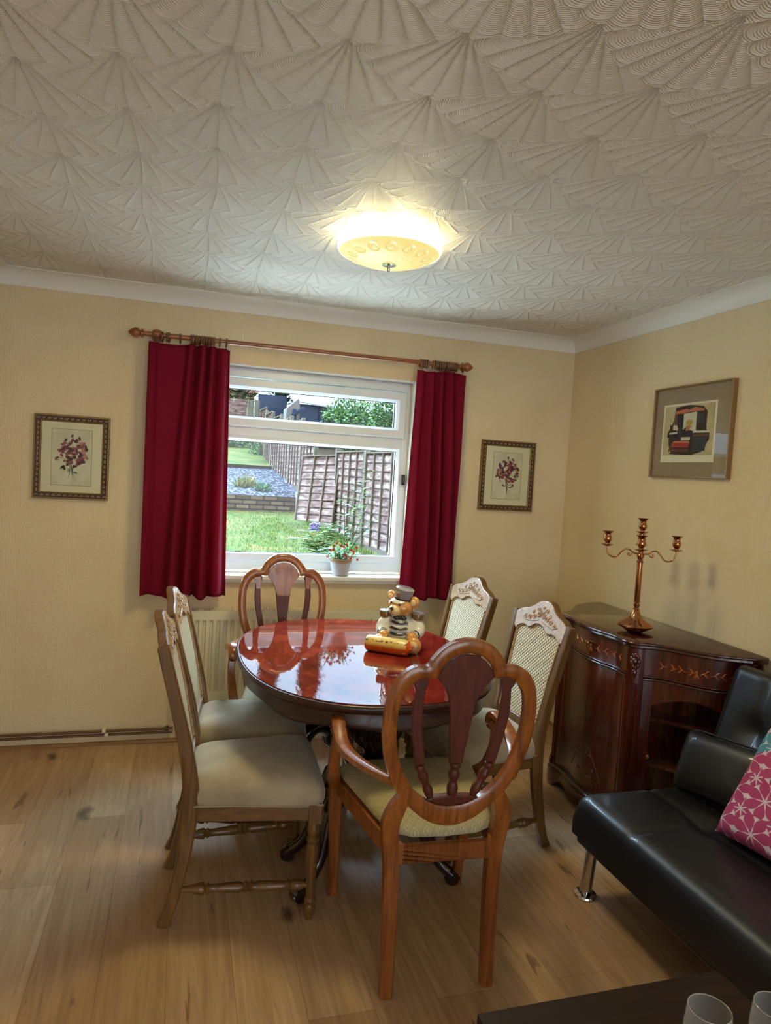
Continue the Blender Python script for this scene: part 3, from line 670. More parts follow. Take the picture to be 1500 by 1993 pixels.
PET = [plain('petal_%s' % n, c, .6) for n, c in (('plum', srgb(92, 34, 44)), ('rose', srgb(140, 68, 72)), ('blush', srgb(182, 122, 108)), ('wine', srgb(66, 28, 40)))]
LEAF = [plain('leaf_%s' % n, c, .6) for n, c in (('grey', srgb(84, 88, 78)), ('brown', srgb(98, 70, 44)), ('pale', srgb(150, 152, 126)))]
def flower_picture(x0, x1, z0, z1, label, seed):
    cx, cz = (x0+x1)/2, (z0+z1)/2; W, Hh = (x1-x0)/2, (z1-z0)/2
    t = thing('framed_print', label, 'picture', (cx, -.001, cz), 0, None); rnd = random.Random(seed)
    # moulded frame
    def ring(d, y): return [Vector((-W+d, y, -Hh+d)), Vector((W-d, y, -Hh+d)), Vector((W-d, y, Hh-d)), Vector((-W+d, y, Hh-d))]
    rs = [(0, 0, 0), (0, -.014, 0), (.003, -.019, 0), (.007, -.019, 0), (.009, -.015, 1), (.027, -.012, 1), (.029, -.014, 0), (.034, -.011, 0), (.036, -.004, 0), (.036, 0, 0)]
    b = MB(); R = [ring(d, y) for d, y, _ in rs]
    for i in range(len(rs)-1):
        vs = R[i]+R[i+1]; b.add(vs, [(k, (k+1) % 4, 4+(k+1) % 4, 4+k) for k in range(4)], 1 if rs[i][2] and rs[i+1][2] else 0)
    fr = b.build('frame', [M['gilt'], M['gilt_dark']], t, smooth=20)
    # repeating carved scroll ornament
    b = MB(); dd = .018
    def orn(x, z, ang):
        ca, sa = math.cos(ang), math.sin(ang); pts = []
        for k in range(9):
            a = -.4+k*(PI+.8)/8; u, v = .0068*math.cos(a), .0068*math.sin(a)-.002; pts.append((x+u*ca-v*sa, -.0165, z+u*sa+v*ca))
        b.tube(pts, .0013, 5); b.ell((x, -.0155, z), (.0026, .002, .0026), 6, 4)
        u, v = .0095, .004; b.ell((x+u*ca-v*sa, -.0155, z+u*sa+v*ca), (.0017, .0015, .0017), 6, 4)
    n = int(round((2*W-2*dd)/.026)); m = int(round((2*Hh-2*dd)/.026))
    for i in range(n+1):
        x = -W+dd+(2*W-2*dd)*i/n; orn(x, Hh-dd, PI); orn(x, -Hh+dd, 0)
    for i in range(1, m):
        z = -Hh+dd+(2*Hh-2*dd)*i/m; orn(-W+dd, z, -PI/2); orn(W-dd, z, PI/2)
    b.build('frame_ornament', M['gilt_light'], fr, smooth=60)
    b = MB(); b.box((-W+.034, -.006, -Hh+.034), (W-.034, -.002, Hh-.034)); b.build('mount', M['mat_cream'], t, smooth=0)
    pw, ph = W*.52, Hh*.66
    b = MB(); b.box((-pw-.003, -.0066, -ph-.003), (pw+.003, -.0062, ph+.003), 1); b.box((-pw, -.0074, -ph), (pw, -.0067, ph), 0)
    # bouquet
    o0 = -.0077
    for k in range(5): brush(b, rnd.uniform(-.01, .01), -.01, rnd.uniform(-.02, .03), -ph*.85, .004, o0, 6 if k % 2 else 8)
    for k in range(16):
        a = rnd.uniform(PI*1.05, PI*1.95); r = rnd.uniform(.45, .9); x, z = pw*r*math.cos(a), ph*(.1+.75*r*math.sin(a)); blob(b, x, z, .011, .005, o0-.0001, rnd.choice((6, 7, 8)), 7, .25, rnd.uniform(0, 3), rnd)
    for k in range(60):
        a = rnd.uniform(0, 2*PI); r = rnd.uniform(0, 1)**.6*.74; x, z = pw*(r*math.cos(a)+.03), ph*(.20+.62*r*math.sin(a))
        blob(b, x, z, rnd.uniform(.008, .017), rnd.uniform(.005, .011), o0-.0002-.00002*k, rnd.choice((2, 3, 3, 4, 5)), 8, .25, rnd.uniform(0, 3), rnd)
    for k in range(9):
        a = 2*PI*k/9; blob(b, .012+.012*math.cos(a), ph*.2+.010*math.sin(a), .009, .006, o0-.0014-.00002*k, (2, 5, 3)[k % 3], 8, .15, a, rnd)
    blob(b, .012, ph*.2, .007, .006, o0-.0017, 4, 8, .2, 0, rnd)
    for x, z, r in ((-.03, ph*.62, .9), (.0, ph*.78, 1.3), (.035, ph*.7, 2.0), (-pw*.75, -.005, .4), (pw*.75, ph*.02, 2.6)):
        brush(b, x*.4, z*.5, x, z, .003, o0-.001, 7); blob(b, x, z, .010, .006, o0-.0012, 2 if z > .03 else 7, 8, .2, r, rnd)
    b.build('print', [M['paper'], LEAF[2]]+PET+LEAF, t, smooth=0)
    b = MB(); b.box((-W+.035, -.0108, -Hh+.035), (W-.035, -.0102, Hh-.035)); b.build('picture_glass', M['picglass'], t, smooth=0)
    return t
flower_picture(-3.0145, -2.661, 1.290, 1.714, 'gilt framed plum rose print on the wall left of the window', 3)
flower_picture(-.590, -.231, 1.3346, 1.7575, 'gilt framed dusky flower print between the right curtain and the corner', 11)

# large watercolour on the right wall (local x runs along -y)
PW, PH = (1.3465-.825)/2, (2.0192-1.5793)/2
pt = thing('framed_picture', 'large taupe mounted watercolour of a piano and armchair on the right wall', 'picture', (-.001, -(1.3465+.825)/2, (2.0192+1.5793)/2), -PI/2)
def ringp(d, y): return [Vector((-PW+d, y, -PH+d)), Vector((PW-d, y, -PH+d)), Vector((PW-d, y, PH-d)), Vector((-PW+d, y, PH-d))]
rs = [(0, 0), (0, -.024), (.002, -.026), (.007, -.026), (.008, -.022), (.008, -.004), (.008, 0)]
b = MB(); R = [ringp(d, y) for d, y in rs]
for i in range(len(rs)-1): b.add(R[i]+R[i+1], [(k, (k+1) % 4, 4+(k+1) % 4, 4+k) for k in range(4)])
b.build('frame', M['gold_frame'], pt, smooth=20)
b = MB(); b.box((-PW+.007, -.010, -PH+.007), (PW-.007, -.006, PH-.007)); b.build('mount', M['mat_taupe'], pt, smooth=0)
b = MB(); A0, A1, B0, B1 = -PW*.75, PW*.62, -PH*.66, PH*.62
b.box((A0, -.0112, B0), (A1, -.0102, B1), 0)
I0, I1, J0, J1 = A0+.012, A1-.012, B0+.034, B1-.010
b.box((I0, -.0118, J0), (I1, -.0113, J1), 1)
pc = [plain('ink_%s' % n, c, .6) for n, c in (('umber', srgb(52, 34, 30)), ('brown', srgb(104, 66, 42)), ('red', srgb(160, 52, 34)), ('cream', srgb(204, 204, 180)), ('blond', srgb(176, 152, 70)), ('slate', srgb(58, 58, 66)), ('orange', srgb(188, 110, 70)), ('black', srgb(26, 22, 24)))]
def Q(u, v): return (I0+(I1-I0)*u, J0+(J1-J0)*v)
def pq(pts, mi, k): poly(b, [Q(u, v) for u, v in pts], -.0119-.00006*k, mi+2)
K = 0
def pp(pts, mi):
    global K
    K += 1; pq(pts, mi, K)
pp([(.22, .97), (.5, 1.0), (.78, .95), (.86, .85), (.86, .5), (.93, .42), (.93, .3), (.8, .06), (.6, .0), (.2, .03), (.12, .2), (.1, .5), (.2, .7)], 0)
pp([(.2, .55), (.22, .92), (.52, .9), (.5, .5)], 1); pp([(.28, .56), (.27, .84), (.4, .82), (.4, .5)], 7)
pp([(.2, .88), (.45, .93), (.5, .9), (.62, .95), (.8, .9), (.8, .86), (.5, .86), (.2, .83)], 6)
pp([(.4, .5), (.4, .83), (.66, .85), (.66, .5)], 3); pp([(.66, .5), (.66, .84), (.8, .8), (.84, .5)], 5); pp([(.66, .62), (.85, .63), (.87, .52), (.66, .5)], 0)
pp([(.6, .44), (.62, .48), (.92, .47), (.94, .43)], 3); pp([(.6, .40), (.94, .42), (.9, .36), (.6, .36)], 1); pp([(.6, .34), (.9, .34), (.86, .08), (.62, .06)], 5)
pp([(.08, .42), (.1, .5), (.36, .5), (.36, .36), (.08, .36)], 7); pp([(.12, .46), (.3, .48), (.34, .44), (.12, .43)], 3)
pp([(.18, .52), (.2, .62), (.28, .6), (.3, .5)], 3); pp([(.13, .5), (.12, .63), (.18, .6), (.2, .5)], 0)
pp([(.4, .34), (.4, .5), (.46, .56), (.58, .56), (.6, .36)], 7); pp([(.46, .48), (.46, .59), (.56, .58), (.6, .5)], 6); pp([(.56, .56), (.68, .48), (.66, .45), (.54, .5)], 3)
pp([(.47, .60), (.45, .66), (.49, .70), (.56, .70), (.6, .66), (.58, .60), (.52, .585)], 4)
pp([(.38, .36), (.38, .30), (.56, .30), (.56, .36)], 3); pp([(.3, .42), (.28, .5), (.36, .5), (.37, .36), (.3, .36)], 5)
pp([(.16, .16), (.2, .25), (.56, .24), (.54, .15)], 2); pp([(.2, .25), (.24, .29), (.54, .28), (.56, .24)], 6)
pp([(.12, .08), (.14, .14), (.56, .12), (.54, .06)], 1); pp([(.14, .03), (.2, .08), (.52, .05), (.5, .0)], 0)
b.build('print', [M['paper_white'], M['wash']]+pc, pt, smooth=0)
b = MB(); b.box((-PW+.007, -.0208, -PH+.007), (PW-.007, -.0200, PH-.007)); b.build('picture_glass', M['picglass'], pt, smooth=0)

# ------------------------------------------------------------------ dining table
TC = Vector((-1.556, -1.058, 0)); TH = .76; TA, TB = .503, .662
table = thing('dining_table', 'oval red mahogany dining table with a mirror-glossy top on carved pedestals', 'table', TC, 0)
def sup(a, bb, n, k, N): 
    t = 2*PI*k/N; c, s_ = math.cos(t), math.sin(t)
    return (math.copysign(abs(c)**(2/n), c)*a, math.copysign(abs(s_)**(2/n), s_)*bb)
N = 160
def loopset(specs, top=True, bottom=True):
    b = MB(); vs = []; 
    for inset, z, wav in specs:
        for k in range(N):
            x, y = sup(TA-inset, TB-inset, 2.35, k, N); zz = z + (wav*(.5+.5*math.cos(8*2*PI*k/N)) if wav else 0)
            vs.append(Vector((x, y, zz)))
    fs = []
    for i in range(len(specs)-1):
        for k in range(N): fs.append((i*N+k, i*N+(k+1) % N, (i+1)*N+(k+1) % N, (i+1)*N+k))
    if bottom: fs.append(tuple(range(N)))
    if top: fs.append(tuple((len(specs)-1)*N+k for k in range(N)))
    b.add(vs, fs); return b
b = loopset([(.0135, TH-.006, 0), (.0125, TH-.001, 0), (.014, TH, 0)]); b.build('tabletop', M['tabletop'], table, smooth=30)
b = loopset([(.035, TH-.036, 0), (.012, TH-.034, 0), (.004, TH-.026, 0), (0, TH-.016, 0), (.002, TH-.008, 0), (.006, TH-.0045, 0), (.012, TH-.0035, 0), (.030, TH-.006, 0)], top=True)
b.build('table_edge', M['edge'], table, smooth=60)
b = loopset([(.060, TH-.036, 0), (.060, TH-.088, -.014), (.034, TH-.088, -.014), (.028, TH-.080, -.014), (.034, TH-.072, -.014), (.036, TH-.036, 0)], top=False, bottom=False)
b.build('apron', M['edge'], table, smooth=40)
b = MB(); b.box((-.30, -.42, TH-.06), (-.25, .42, TH-.037)); b.box((.25, -.42, TH-.06), (.30, .42, TH-.037)); b.box((-.30, -.33, TH-.075), (.30, -.27, TH-.037)); b.box((-.30, .27, TH-.075), (.30, .33, TH-.037))
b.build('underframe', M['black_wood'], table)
for sy in (-1, 1):
    cy = sy*.30
    ped = MB(); ped.lathe([(.10, .70), (.10, .685), (.045, .675), (.04, .655), (.055, .645), (.085, .63), (.098, .60), (.098, .57), (.088, .53), (.062, .49), (.040, .465), (.036, .45), (.052, .44), (.055, .425), (.045, .41), (.045, .38), (.062, .36), (.072, .32), (.072, .27), (.055, .245), (.03, .235)], 32, (0, cy, 0))
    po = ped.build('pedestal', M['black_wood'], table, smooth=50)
    b = MB()                                             # carved acanthus leaves on the urn
    for k in range(14):
        a = 2*PI*k/14
        pth = [(math.cos(a)*r, cy+math.sin(a)*r, z) for r, z in ((.060, .49), (.088, .53), (.099, .57), (.100, .60), (.090, .628))]
        b.tube(smooth_path(pth, 3), lerp_list([.004, .011, .014, .012, .003], 3, 0), 8)
    b.build('carving', M['black_wood'], po, smooth=60)
    for kx in (-1, 1):
        for ky in ((-1, 1)):
            if False: continue
            dx, dy = kx*.78, ky*.42 if ky == sy else ky*.30
            pth = [(dx*r, cy+dy*r*1.0, z) for r, z in ((.04, .30), (.10, .345), (.17, .345), (.225, .29), (.25, .21), (.27, .13), (.315, .07), (.37, .035), (.40, .022))]
            b = MB(); b.tube(smooth_path(pth, 4), lerp_list([.03, .036, .036, .034, .030, .024, .021, .020, .014], 4, 0), 12)
            x, y, z = pth[-2]; b.tube([(x-.02*dy, y+.02*dx, .030), (x+.02*dy, y-.02*dx, .030)], .028, 14)
            x, y, z = pth[2]; b.tube([(x+.03*dy*1.3+dx*.03, y-.04*dx, z+.012), (x-.03*dy*1.3+dx*.03, y+.04*dx, z+.012)], .026, 14)
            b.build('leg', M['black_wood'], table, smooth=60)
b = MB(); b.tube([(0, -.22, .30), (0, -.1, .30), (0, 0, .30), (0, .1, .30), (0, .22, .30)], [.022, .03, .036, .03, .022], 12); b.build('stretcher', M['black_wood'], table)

# ------------------------------------------------------------------ shield-back armchairs
OUT = [(0, 1.075), (.035, 1.070), (.066, 1.056), (.090, 1.034), (.106, 1.012), (.117, .997), (.145, .998), (.175, .983), (.200, .955), (.216, .915), (.2235, .865), (.2245, .82), (.220, .765), (.207, .71), (.186, .655), (.155, .606), (.115, .562), (.07, .527), (.03, .511), (0, .507)]
INN = [(0, 1.034), (.028, 1.030), (.052, 1.016), (.070, .998), (.080, .978), (.086, .960), (.112, .962), (.140, .955), (.163, .936), (.180, .905), (.187, .862), (.187, .82), (.183, .775), (.170, .722), (.150, .672), (.122, .630), (.088, .598), (.05, .578), (.022, .571), (0, .570)]
def BK(x, v, d=0): return Vector((x, -.015-.142*(v-.5)+d, v))      # back plane, leaning; d>0 towards the front
def make_armchair():
    t = thing('armchair', 'x', 'armchair')
    out = OUT+[(-x, z) for x, z in OUT[-2:0:-1]]; inn = INN+[(-x, z) for x, z in INN[-2:0:-1]]
    so = smooth_path([Vector((x, z, 0)) for x, z in out], 3, True); si = smooth_path([Vector((x, z, 0)) for x, z in inn], 3, True)
    b = MB(); n = len(so); sec = [(0, .0), (0, .011), (.25, .017), (.75, .017), (1, .011), (1, -.011), (.75, -.017), (.25, -.017), (0, -.011)][1:]
    vs = []
    for i in range(n):
        for f, d in sec: vs.append(BK(so[i].x+(si[i].x-so[i].x)*f, so[i].y+(si[i].y-so[i].y)*f, d))
    m = len(sec)
    b.add(vs, [(i*m+k, i*m+(k+1) % m, ((i+1) % n)*m+(k+1) % m, ((i+1) % n)*m+k) for i in range(n) for k in range(m)])
    b.build('back_frame', M['yew'], t, smooth=55)
    # centre splat: fan, shaft, turned neck
    half = [(0, 1.028), (.030, 1.024), (.055, 1.008), (.074, .985), (.084, .962), (.074, .950), (.058, .930), (.046, .908), (.038, .880), (.034, .85), (.028, .79), (.020, .715), (.020, .702)]
    pts = half+[(-x, z) for x, z in half[:0:-1]]
    b = MB(); b.prism(pts, lambda a, c, d: BK(a, c, d), -.008, .008)
    b.tube([BK(0, v) for v in (.704, .694, .684, .668, .655, .645, .625, .608, .594, .585)], [.016, .018, .012, .018, .015, .010, .017, .015, .010, .010], 12)
    ce = b.build('centre_splat', M['yew_dark'], t, bevel=.003, smooth=35)
    b = MB()
    for k in range(-4, 5):
        a = k*.19; b.tube([BK(.03*math.sin(a), .925+.012, .0075), BK(.062*math.sin(a), .965+.045*math.cos(a), .0085)], [.0012, .0045], 6)

    vn = [(x, z) for x, z in half if z > .87]+[(.030, .862)]; vn = vn+[(-x, z) for x, z in vn[::-1] if x > 0]
    b.prism(vn, lambda a, c, d: BK(a*.97, c, d), .0082, .0105)
    b.build('splat_veneer', M['yew'], ce)
    for s in (-1, 1):
        sp = [(.112, .962), (.156, .955), (.146, .934), (.140, .925), (.1425, .90), (.145, .855), (.138, .79), (.122, .71), (.118, .698), (.092, .702), (.098, .74), (.110, .80), (.114, .85), (.116, .90), (.113, .93), (.106, .948)]
        b = MB(); b.prism([(s*x, z) for x, z in sp], lambda a, c, d: BK(a, c, d), -.007, .007)
        q = [(.105, .700), (.104, .690), (.100, .680), (.092, .664), (.088, .652), (.083, .640), (.074, .622), (.069, .608), (.063, .592)]
        b.tube([BK(s*x, z) for x, z in q], [.013, .015, .011, .016, .013, .010, .015, .013, .009], 10)
        sd = b.build('side_splat', M['yew_dark'], t, bevel=.003, smooth=35)
        b = MB(); b.prism([(s*x, z) for x, z in ((.113, .957), (.152, .952), (.144, .932), (.138, .915), (.137, .895), (.118, .895), (.115, .93))], lambda a, c, d: BK(a, c, d), .0072, .0095); b.build('splat_cap', M['yew'], sd)
    pts = [(.080, .594), (.05, .580), (.022, .574), (-.022, .574), (-.05, .580), (-.080, .594), (-.05, .600), (0, .603), (.05, .600)]
    b = MB(); b.prism(pts, lambda a, c, d: BK(a, c, d), -.012, .014); b.build('shoe_block', M['yew_dark'], t, bevel=.003)
    # rear legs
    for s in (-1, 1):
        P = [(.156, -.010, 0), (.155, -.004, .12), (.156, .004, .28), (.160, .008, .40), (.168, .004, .47), (.171, -.005, .515), (.162, -.016, .555), (.148, -.024, .590), (.139, -.030, .615)]
        pth = smooth_path([(s*x, y, z) for x, y, z in P], 4)
        b = MB(); b.rect(pth, lerp_list([.018, .019, .021, .022, .023, .026, .025, .021, .014], 4, 0), lerp_list([.019, .019, .021, .022, .021, .019, .017, .0155, .014], 4, 0), (0, 1, 0))
        b.build('leg', M['yew'], t, smooth=35)
    # seat rails (bowed trapezoid) and cushion
    def seat_out(off):
        q = [(-.150-off, -.012-off*0), (.150+off, -.012), (.175+off, .06), (.195+off, .16), (.218+off, .28), (.240+off, .38), (.252+off, .455+off), (.225, .485+off), (.15, .500+off), (0, .508+off), (-.15, .500+off), (-.225, .485+off), (-.252-off, .455+off), (-.240-off, .38), (-.218-off, .28), (-.195-off, .16), (-.175-off, .06)]
        return q
    b = MB(); n = len(seat_out(0)); vs = []
    for off, z in ((-.02, .392), (-.02, .455), (.006, .455), (.006, .448), (.0, .444), (.0, .392)):
        vs += [Vector((x, y, z)) for x, y in seat_out(off)]
    fs = [(i*n+k, i*n+(k+1) % n, ((i+1) % 6)*n+(k+1) % n, ((i+1) % 6)*n+k) for i in range(6) for k in range(n)]
    b.add(vs, fs); b.build('seat_rail', M['yew'], t, smooth=30, bevel=.002)
    b = MB(); so2 = [Vector((x, y, 0)) for x, y in seat_out(-.004)]; c = Vector((0, .25, 0)); vs = []
    rr = [(1.0, .452), (1.012, .468), (.985, .484), (.93, .494), (.8, .503), (.55, .510), (.25, .513)]
    for f, z in rr: vs += [c+(p-c)*f+Vector((0, 0, z)) for p in so2]
    n = len(so2); fs = [(i*n+k, i*n+(k+1) % n, (i+1)*n+(k+1) % n, (i+1)*n+k) for i in range(len(rr)-1) for k in range(n)]
    fs += [tuple(range(n)), tuple((len(rr)-1)*n+k for k in range(n))]
    b.add(vs, fs); b.build('seat', M['damask'], t, smooth=70, subsurf=1)
    for s in (-1, 1):
        P = [(.250, .455, .44), (.248, .460, .36), (.242, .468, .22), (.236, .482, .08), (.236, .490, 0)]
        b = MB(); b.rect(smooth_path([(s*x, y, z) for x, y, z in P], 3), lerp_list([.024, .023, .019, .016, .016], 3, 0), lerp_list([.024, .023, .019, .016, .016], 3, 0), (0, 1, 0)); b.build('leg', M['yew'], t, smooth=35)
        P = [(.180, -.040, .652), (.200, .00, .650), (.236, .07, .650), (.268, .14, .656), (.283, .20, .668), (.285, .25, .686), (.281, .30, .700), (.279, .335, .698), (.278, .358, .682), (.278, .362, .660), (.278, .348, .646)]
        hw = [.011, .015, .020, .022, .021, .021, .022, .023, .022, .020, .012]
        b = MB(); b.rect(smooth_path([(s*x, y, z) for x, y, z in P], 4), lerp_list(hw, 4, 0), lerp_list([.010, .012, .013, .013, .013, .013, .014, .015, .015, .013, .008], 4, 0), (0, 0, 1) if False else (0, .35, 1), ch=.4)
        b.build('arm', M['yew'], t, smooth=50)
        P = [(.276, .318, .684), (.279, .322, .64), (.281, .335, .58), (.274, .375, .50), (.262, .430, .45), (.252, .455, .41)]
        b = MB(); b.rect(smooth_path([(s*x, y, z) for x, y, z in P], 4), lerp_list([.017, .015, .016, .019, .022, .022], 4, 0), lerp_list([.016, .014, .015, .018, .022, .022], 4, 0), (0, 1, .2)); b.build('arm_support', M['yew'], t, smooth=40)
    return t
ac = make_armchair(); ac.location = (-1.512, -1.990, 0); ac.rotation_euler.z = math.radians(-3)
tag(ac, 'brown shield-back armchair nearest the viewer, its back to the camera', 'armchair', 'shield-back armchairs')
ac2 = copy_tree(ac); ac2.location = (-1.775, -.375, 0); ac2.rotation_euler.z = math.radians(180+1)
tag(ac2, 'brown shield-back armchair in front of the radiator at the window end', 'armchair', 'shield-back armchairs')

# ------------------------------------------------------------------ cane-back dining chairs  (local: faces +y)
def make_dining():
    t = thing('dining_chair', 'x', 'dining chair')
    prof = [(-.030, 0), (-.012, .05), (.008, .13), (.030, .25), (.042, .38), (.040, .46), (.026, .56), (.000, .68), (-.030, .80), (-.062, .93)]
    def BY(z):                                           # y of the post's centre at height z
        for (y0, z0), (y1, z1) in zip(prof, prof[1:]):
            if z0 <= z <= z1: return y0+(y1-y0)*(z-z0)/(z1-z0)
        return prof[-1][0]-.40*(z-prof[-1][1])
    def BX(z): return .168+.030*max(0, (z-.45))/.48
    for s in (-1, 1):
        pth = smooth_path([(s*BX(z), y, z) for y, z in prof], 3)
        hd = lerp_list([.020, .017, .019, .022, .025, .026, .023, .020, .019, .018], 3, 0)
        hw = lerp_list([.015, .015, .015, .016, .017, .017, .016, .015, .015, .015], 3, 0)
        b = MB(); b.rect(pth, hw, hd, (0, 1, .1)); b.build('leg', M['oak'], t, smooth=35)
    # crest rail
    half = [(0, 1.003), (.030, 1.001), (.055, .990), (.078, .972), (.100, .960), (.128, .952), (.155, .945), (.176, .934), (.190, .926), (.204, .922), (.210, .912), (.206, .900), (.209, .885), (.200, .868), (.182, .862)]
    low = [(.172, .855), (.160, .872), (.140, .880), (.115, .884), (.088, .880), (.060, .868), (.038, .870), (.018, .880), (0, .884)]
    # underside follows the serpentine top of the cane
    low = [(.160, .845), (.150, .862), (.128, .874), (.102, .878), (.072, .872), (.050, .880), (.028, .895), (0, .900)]
    pts = half+low; pts = pts+[(-x, z) for x, z in pts[-2:0:-1]]
    b = MB(); b.prism(pts, lambda a, c, d: Vector((a, BY(c)+d, c)), -.016, .016); b.mi[1] = 1
    cr_ = b.build('crest_rail', [M['oak'], M['limed']], t, bevel=.005, bseg=3, smooth=35)
    b = MB()
    def scr(cx, cz, r, s, turns=1.4, a0=0):
        p = []
        for k in range(16):
            f = k/15; a = a0+s*f*turns*2*PI; rr = r*(1-.75*f); p.append(Vector((cx+rr*math.cos(a), BY(cz+rr*math.sin(a))+.0175, cz+rr*math.sin(a))))
        b.tube(p, [.0030-.001*k/15 for k in range(16)], 6)
    for s in (-1, 1):
        scr(s*.018, .942, .016, s, 1.4, PI/2); scr(s*.046, .930, .013, -s, 1.3, 0); scr(s*.078, .922, .012, s, 1.3, PI); scr(s*.106, .915, .010, -s, 1.2, PI/2)
        scr(s*.030, .962, .010, -s, 1.1, 0); scr(s*.064, .945, .008, s, 1.1, 2)
        b.tube([Vector((s*.01, BY(.92)+.0175, .918)), Vector((s*.05, BY(.91)+.0175, .908)), Vector((s*.10, BY(.9)+.0175, .902)), Vector((s*.128, BY(.91)+.0175, .912))], .0022, 6)
    b.ell((0, BY(.972)+.017, .972), (.006, .004, .008), 8, 6)
    b.build('crest_carving', M['limed'], cr_, smooth=70)
    # cane panel with moulded border
    lo = .50
    pan = [(.150, lo), (.153, .70), (.162, .845), (.150, .864), (.128, .876), (.102, .880), (.072, .874), (.050, .882), (.028, .897), (0, .902)]
    pn = pan+[(-x, z) for x, z in pan[-2::-1]]
    b = MB(); b.prism(pn, lambda a, c, d: Vector((a, BY(c)+d, c)), .000, .005)
    b.build('cane_panel', M['cane'], t, smooth=0, uvfn=lambda c: (c.x, c.z))
    b = MB(); b.tube([Vector((x*.985, BY(z)+.008, z*.998)) for x, z in pn], .0042, 8, closed=True); b.build('panel_moulding', M['limed'], t, smooth=70)
    b = MB(); b.box((-.165, BY(.485)-.012, .455), (.165, BY(.485)+.012, .51)); b.build('lower_rail', M['oak_h'], t, bevel=.003)
    # seat rails
    def so_(o): return [(-.172-o, .03-o), (.172+o, .03-o), (.222+o, .462+o), (-.222-o, .462+o)]
    b = MB(); vs = []
    for o, z in ((-.022, .345), (-.022, .40), (0, .40), (0, .345)): vs += [Vector((x, y, z)) for x, y in so_(o)]
    b.add(vs, [(i*4+k, i*4+(k+1) % 4, ((i+1) % 4)*4+(k+1) % 4, ((i+1) % 4)*4+k) for i in range(4) for k in range(4)])
    b.build('seat_rail', M['oak_h'], t, smooth=30, bevel=.003)
    b = MB(); NN = 40; rr = [(1.0, .396), (1.03, .41), (1.035, .43), (1.01, .452), (.95, .47), (.85, .483), (.6, .495), (.3, .499)]; vs = []
    for f, z in rr:
        for k in range(NN):
            x, y = sup(1, 1, 9, k, NN); yy = .255+y*.222*f; hw = (.180+.046*(yy-.03)/.43)*f; px_ = x*(.180+.046*(yy-.03)/.43)*(f if True else 1)
            vs.append(Vector((px_, yy, z+.004*math.sin(9*px_+5*yy))))
    fs = [(i*NN+k, i*NN+(k+1) % NN, (i+1)*NN+(k+1) % NN, (i+1)*NN+k) for i in range(len(rr)-1) for k in range(NN)]
    fs += [tuple(range(NN)), tuple((len(rr)-1)*NN+k for k in range(NN))]
    b.add(vs, fs); st_ = b.build('seat', M['velour'], t, smooth=75)
    b = MB(); b.tube([Vector((x, y, .401)) for x, y in [(-.180, .034), (-.226, .468), (.226, .468), (.180, .034)]], .0035, 6); b.build('piping', M['velour'], st_)
    for s in (-1, 1):
        b = MB(); x, y = s*.205, .445
        b.box((x-.021, y-.021, .335), (x+.021, y+.021, .402))
        b.lathe([(.012, 0), (.013, .012), (.018, .028), (.020, .040), (.016, .052), (.020, .062), (.020, .066), (.014, .074), (.016, .10), (.019, .18), (.021, .245), (.021, .255), (.016, .262), (.022, .272), (.022, .280), (.015, .288), (.020, .298), (.022, .312), (.018, .326), (.017, .337)], 20, (x, y, 0))
        b.build('leg', M['oak'], t, smooth=35)
        a = Vector((s*.168, .018, .118)); c = Vector((s*.205, .445, .118)); L = (c-a).length
        pr = [(.010, 0), (.011, .03), (.018, .06), (.020, .075), (.013, .083), (.019, .09), (.013, .098), (.014, .12), (.018, .19), (.013, .205), (.020, .212), (.013, .222), (.020, .230), (.013, .240), (.018, .255), (.015, .33), (.013, .345), (.019, .352), (.013, .362), (.020, .372), (.018, .39), (.011, .41), (.010, L)]
        b = MB(); b.lathe([(r, min(z, L)) for r, z in pr], 16, a, c-a); b.build('stretcher', M['oak_h'], t, smooth=60)
    return t
dc = make_dining()
spots = [((-2.262, -1.385), -92, 'cane-back dining chair at the left, nearest the viewer, seat wholly in view'),
         ((-2.232, -.915), -97, 'cane-back dining chair at the left, farther, half hidden by its neighbour'),
         ((-.822, -1.170), 95, 'cane-back dining chair at the right, between table and cabinet'),
         ((-.870, -.525), 98, 'cane-back dining chair at the right nearest the window wall corner')]
for i, ((x, y), a, lab) in enumerate(spots):
    o = dc if i == 0 else copy_tree(dc)
    o.location = (x, y, 0); o.rotation_euler.z = math.radians(a); tag(o, lab, 'dining chair', 'cane-back dining chairs')

# ------------------------------------------------------------------ corner cabinet on the right wall
CT = .868; CYC = -1.062
cab = thing('side_cabinet', 'glossy serpentine mahogany side cabinet with drawer, doors and inlay by the right wall', 'cabinet', (0, CYC, 0))
hf = [(-.452, 0), (-.450, .05), (-.442, .10), (-.432, .15), (-.430, .19), (-.436, .23), (-.440, .262), (-.432, .29), (-.412, .305), (-.385, .312), (-.350, .330), (-.315, .362), (-.280, .410), (-.245, .455), (-.205, .495), (-.160, .525), (-.115, .548), (-.082, .560), (-.070, .572)]
def cab_outline(off):
    pts = [Vector((x, -y, 0)) for x, y in hf]+[Vector((x, y, 0)) for x, y in hf[1:]]
    a = [Vector((x, -y, 0)) for x, y in hf[::-1]]+[Vector((x, y, 0)) for x, y in hf[1:]]
    out = []
    for i, p in enumerate(a):
        t = (a[min(i+1, len(a)-1)]-a[max(i-1, 0)]).normalized(); nrm = Vector((-t.y, t.x, 0))
        if nrm.x > 0 and abs(t.y) > abs(t.x): nrm = -nrm
        if nrm.dot(p-Vector((-.15, 0, 0))) < 0: nrm = -nrm
        q = p+nrm*off; q.x = min(q.x, -.012); out.append(q)
    return out
